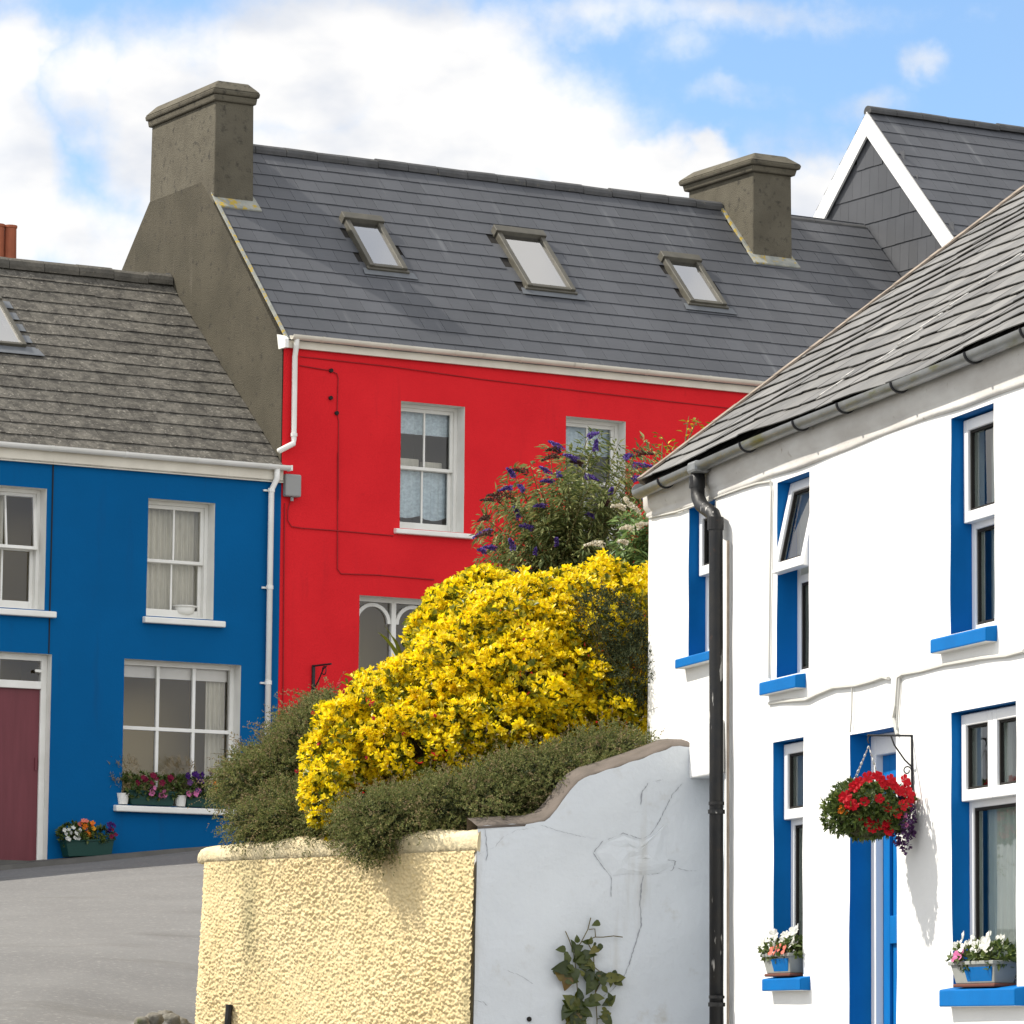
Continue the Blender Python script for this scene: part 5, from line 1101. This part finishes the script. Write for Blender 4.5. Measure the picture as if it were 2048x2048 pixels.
    H = thing('flower_trough', 'dark green trough of white and orange flowers on the footpath by the maroon door', 'flower trough', (p.x, p.y, z), A_ROW); t = trough(H, .62, .2, .19, M['green_trough'], .88); H.rotation_euler.y = -R(3.5)
    pot_foliage(H, [((-.22, -.02, .26), (.13, .1, .11)), ((-.05, -.02, .27), (.13, .1, .12)), ((.15, -.02, .23), (.16, .1, .09))], 330, 51, .05, .012)
    for m, x0, x1, z0, z1, k in (('p_white', -.34, -.12, .2, .34, 16), ('p_orange', -.10, .03, .24, .40, 10), ('p_salmon', -.14, -.02, .34, .41, 6), ('p_gold', -.06, .04, .24, .34, 4), ('p_purple', .22, .31, .26, .36, 8), ('p_maroon', .25, .33, .2, .3, 3)):
        for i in range(k): bloom(H, (rr.uniform(x0, x1), rr.uniform(-.14, -.06), rr.uniform(z0, z1)), (rr.uniform(-.6, .6), -1, rr.uniform(0, .8)), rr.uniform(.022, .036), m)
build_pots()

def build_basket():
    u, w, z = 3.468, -.262, 1.255; rr = random.Random(77)
    Bk = thing('basket_bracket', 'black scrolled iron bracket on the white wall by the blue door', 'bracket', WW(u, 0, 1.38), A_WH); m = MB()
    m.box((-.009, -.010, 0), (.009, -.001, .31)); m.tube([(0, -.005, .305), (0, -.27, .30)], .006, 6); m.tube([(0, -.005, .13), (0, -.05, .17), (0, -.11, .25), (0, -.13, .30)], .005, 6)
    for zz, sg in ((.11, 1), (.03, -1)): m.tube([(0, -.035 + .026 * math.cos(a) * (1 - a / 12), zz + sg * .026 * math.sin(a) * (1 - a / 12)) for a in np.linspace(0, 6.5, 14)], .004, 5)
    m.tube([(0, -.262, .30), (0, -.27, .275), (0, -.262, .255)], .004, 5); m.build('scrollwork', M['blackmetal'], Bk)
    H = thing('hanging_basket', 'round hanging basket of red flowers hung in front of the blue door', 'hanging basket', WW(u, w, 1.095), A_WH); H.scale = (.87, .87, .87)
    ch = MB(); top = Vector((0, 0, .605))
    for a in (-2.4, -1.7, .3, 2.0):
        e = Vector((.18 * math.cos(a), .18 * math.sin(a), .2)); n = 16
        for i in range(n):
            p, q = top.lerp(e, i / n), top.lerp(e, (i + .85) / n); s = Vector((.004, 0, 0)) if i % 2 else Vector((0, .004, 0)); ch.tube([p, p.lerp(q, .5) + s, q], .0028, 4); ch.tube([p, p.lerp(q, .5) - s, q], .0028, 4)
    ch.build('chain', M['grey_metal'], H)
    b = MB(); k = 18; rings = 9
    for i in range(rings):
        t = math.pi / 2 * i / (rings - 1)
        for j in range(k): a = 2 * math.pi * j / k; r = .20 * math.sin(t) * (1 + rr.uniform(-.05, .05)); b.v.append((r * math.cos(a), r * math.sin(a), .19 - .18 * math.cos(t) + rr.uniform(-.006, .006)))
    for i in range(rings - 1):
        for j in range(k): a, c = i * k + j, i * k + (j + 1) % k; b.f.append((a, c, c + k, a + k)); b.mi.append(0)
    b.build('basket', M['moss'], H, smooth=True)
    E = [((0, 0, .24), (.235, .235, .12)), ((.0, 0, .17), (.21, .21, .13)), ((-.02, -.05, .27), (.15, .16, .1)), ((0, -.2, .15), (.10, .09, .09))]
    pot_foliage(H, E, 1000, 61, .05, .0095); 
    P, Nn, r2 = shell([((.05, .18, .13), (.12, .09, .13)), ((.05, .22, .05), (.07, .05, .1))], 260, .3, 62, .2); a, D, A, ln, wd = whorls(P, Nn, r2, 5, .022, .008, .0, 1, .8); V, F = leaf_arrays(a, D, A, ln, wd); npmesh('mauve_flowers', V, F, M['p_mauve'], H)
    # red blooms where the photograph shows them: fractions across and up the ball
    for x, y in ((.22, .38), (.25, .40), (.20, .36), (.13, .30), (.11, .285), (.43, .44), (.46, .43), (.50, .40), (.52, .38), (.62, .39), (.64, .375), (.70, .34), (.74, .34), (.77, .335), (.80, .36), (.80, .42), (.90, .33), (.93, .32), (.90, .28), (.87, .27), (.97, .30), (.37, .11), (.41, .08), (.38, .12), (.56, .125), (.60, .06), (.19, .235), (.16, .24), (.34, .43), (.60, .42), (.84, .40), (.30, .26), (.48, .1), (.33, .15), (.55, .22), (.68, .18), (.76, .24), (.46, .28)):
        yy = (x - .5) * .52 ; zz = y * .9 + .0; r_ = .24 if zz > .15 else .19
        side = -math.sqrt(max(.002, r_ ** 2 - min(abs(yy), r_ * .98) ** 2)) * .95
        # the camera looks along the wall from its near end: across the picture is the out-of-wall axis
        p = Vector((-side * 1.0, yy * 1.02, zz)); bloom(H, p + Vector((.012, yy * .06, 0)), (.9, yy * 2.2, .3), rr.uniform(.032, .044), 'p_red')
    for i in range(4): bloom(H, (.10, -.225 + .012 * i, .19 + rr.uniform(-.02, .02)), (.8, -.5, .3), .024, 'p_orange')
    for x, y in ((.15, .16), (.14, .15), (.16, .10)): bloom(H, (x, .19, y), (1, .3, 0), .018, 'p_pink')
build_basket()

def build_rubble():
    rr = random.Random(15); V = Vector
    L = (((338, 1903), .085, 'largest mossy rubble stone against the end of the cream wall'), ((312, 1912), .075, 'grey rubble stone left of the largest mossy one'), ((268, 1926), .055, 'flat outermost rubble stone at the road edge'), ((353, 1900), .06, 'rubble stone wedged tight beside the end of the cream wall'),
         ((322, 1925), .07, 'rubble stone just in front of the largest mossy one'), ((346, 1926), .08, 'lowest rubble stone touching the foot of the cream wall'), ((290, 1922), .06, 'rubble stone between the flat outer one and the grey one'))
    for (x, y), sz, lab in L:
        # walk along the sight line until it meets the ground
        Y = 26.0
        while Y < 31 and at(x, y + 10, Y).z > float(gz(at(x, y + 10, Y).x, Y)): Y += .05
        Y = min(Y, 28.9); p = at(x, y, Y); zg = float(gz(p.x, p.y)); k, n = 18, 26; mb = MB(); ph = [rr.random() * 6 for _ in range(6)]
        for a in range(k + 1):
            for b in range(n):
                t, q = math.pi * a / k, 2 * math.pi * b / n; d = V((math.sin(t) * math.cos(q), math.sin(t) * math.sin(q), math.cos(t)))
                r_ = min(1.0, *(1 / max(.2, (d.x * math.cos(c) + d.y * math.sin(c)) * 1.25 + d.z * .35 * math.sin(2 * c)) for c in (ph[0], ph[0] + 1.3, ph[0] + 2.7, ph[0] + 4.1, ph[0] + 5.2))) + .05 * math.sin(6 * d.x + ph[1]) * math.sin(7 * d.z + ph[2]) + .03 * math.sin(13 * d.y + ph[3])
                mb.v.append(tuple(V((d.x * 1.15, d.y, d.z * .8)) * sz * r_))
        for a in range(k):
            for b in range(n): c, d2 = a * n + b, a * n + (b + 1) % n; mb.f.append((c, d2, d2 + n, c + n)); mb.mi.append(0)
        o = mb.build('rubble_stone', M['rock'], smooth=True); o.location = (p.x, p.y, zg + sz * .35); o.rotation_euler.z = rr.random() * 6
        tag(o, lab, 'stone', 'rubble stones at the end of the cream wall')
build_rubble()
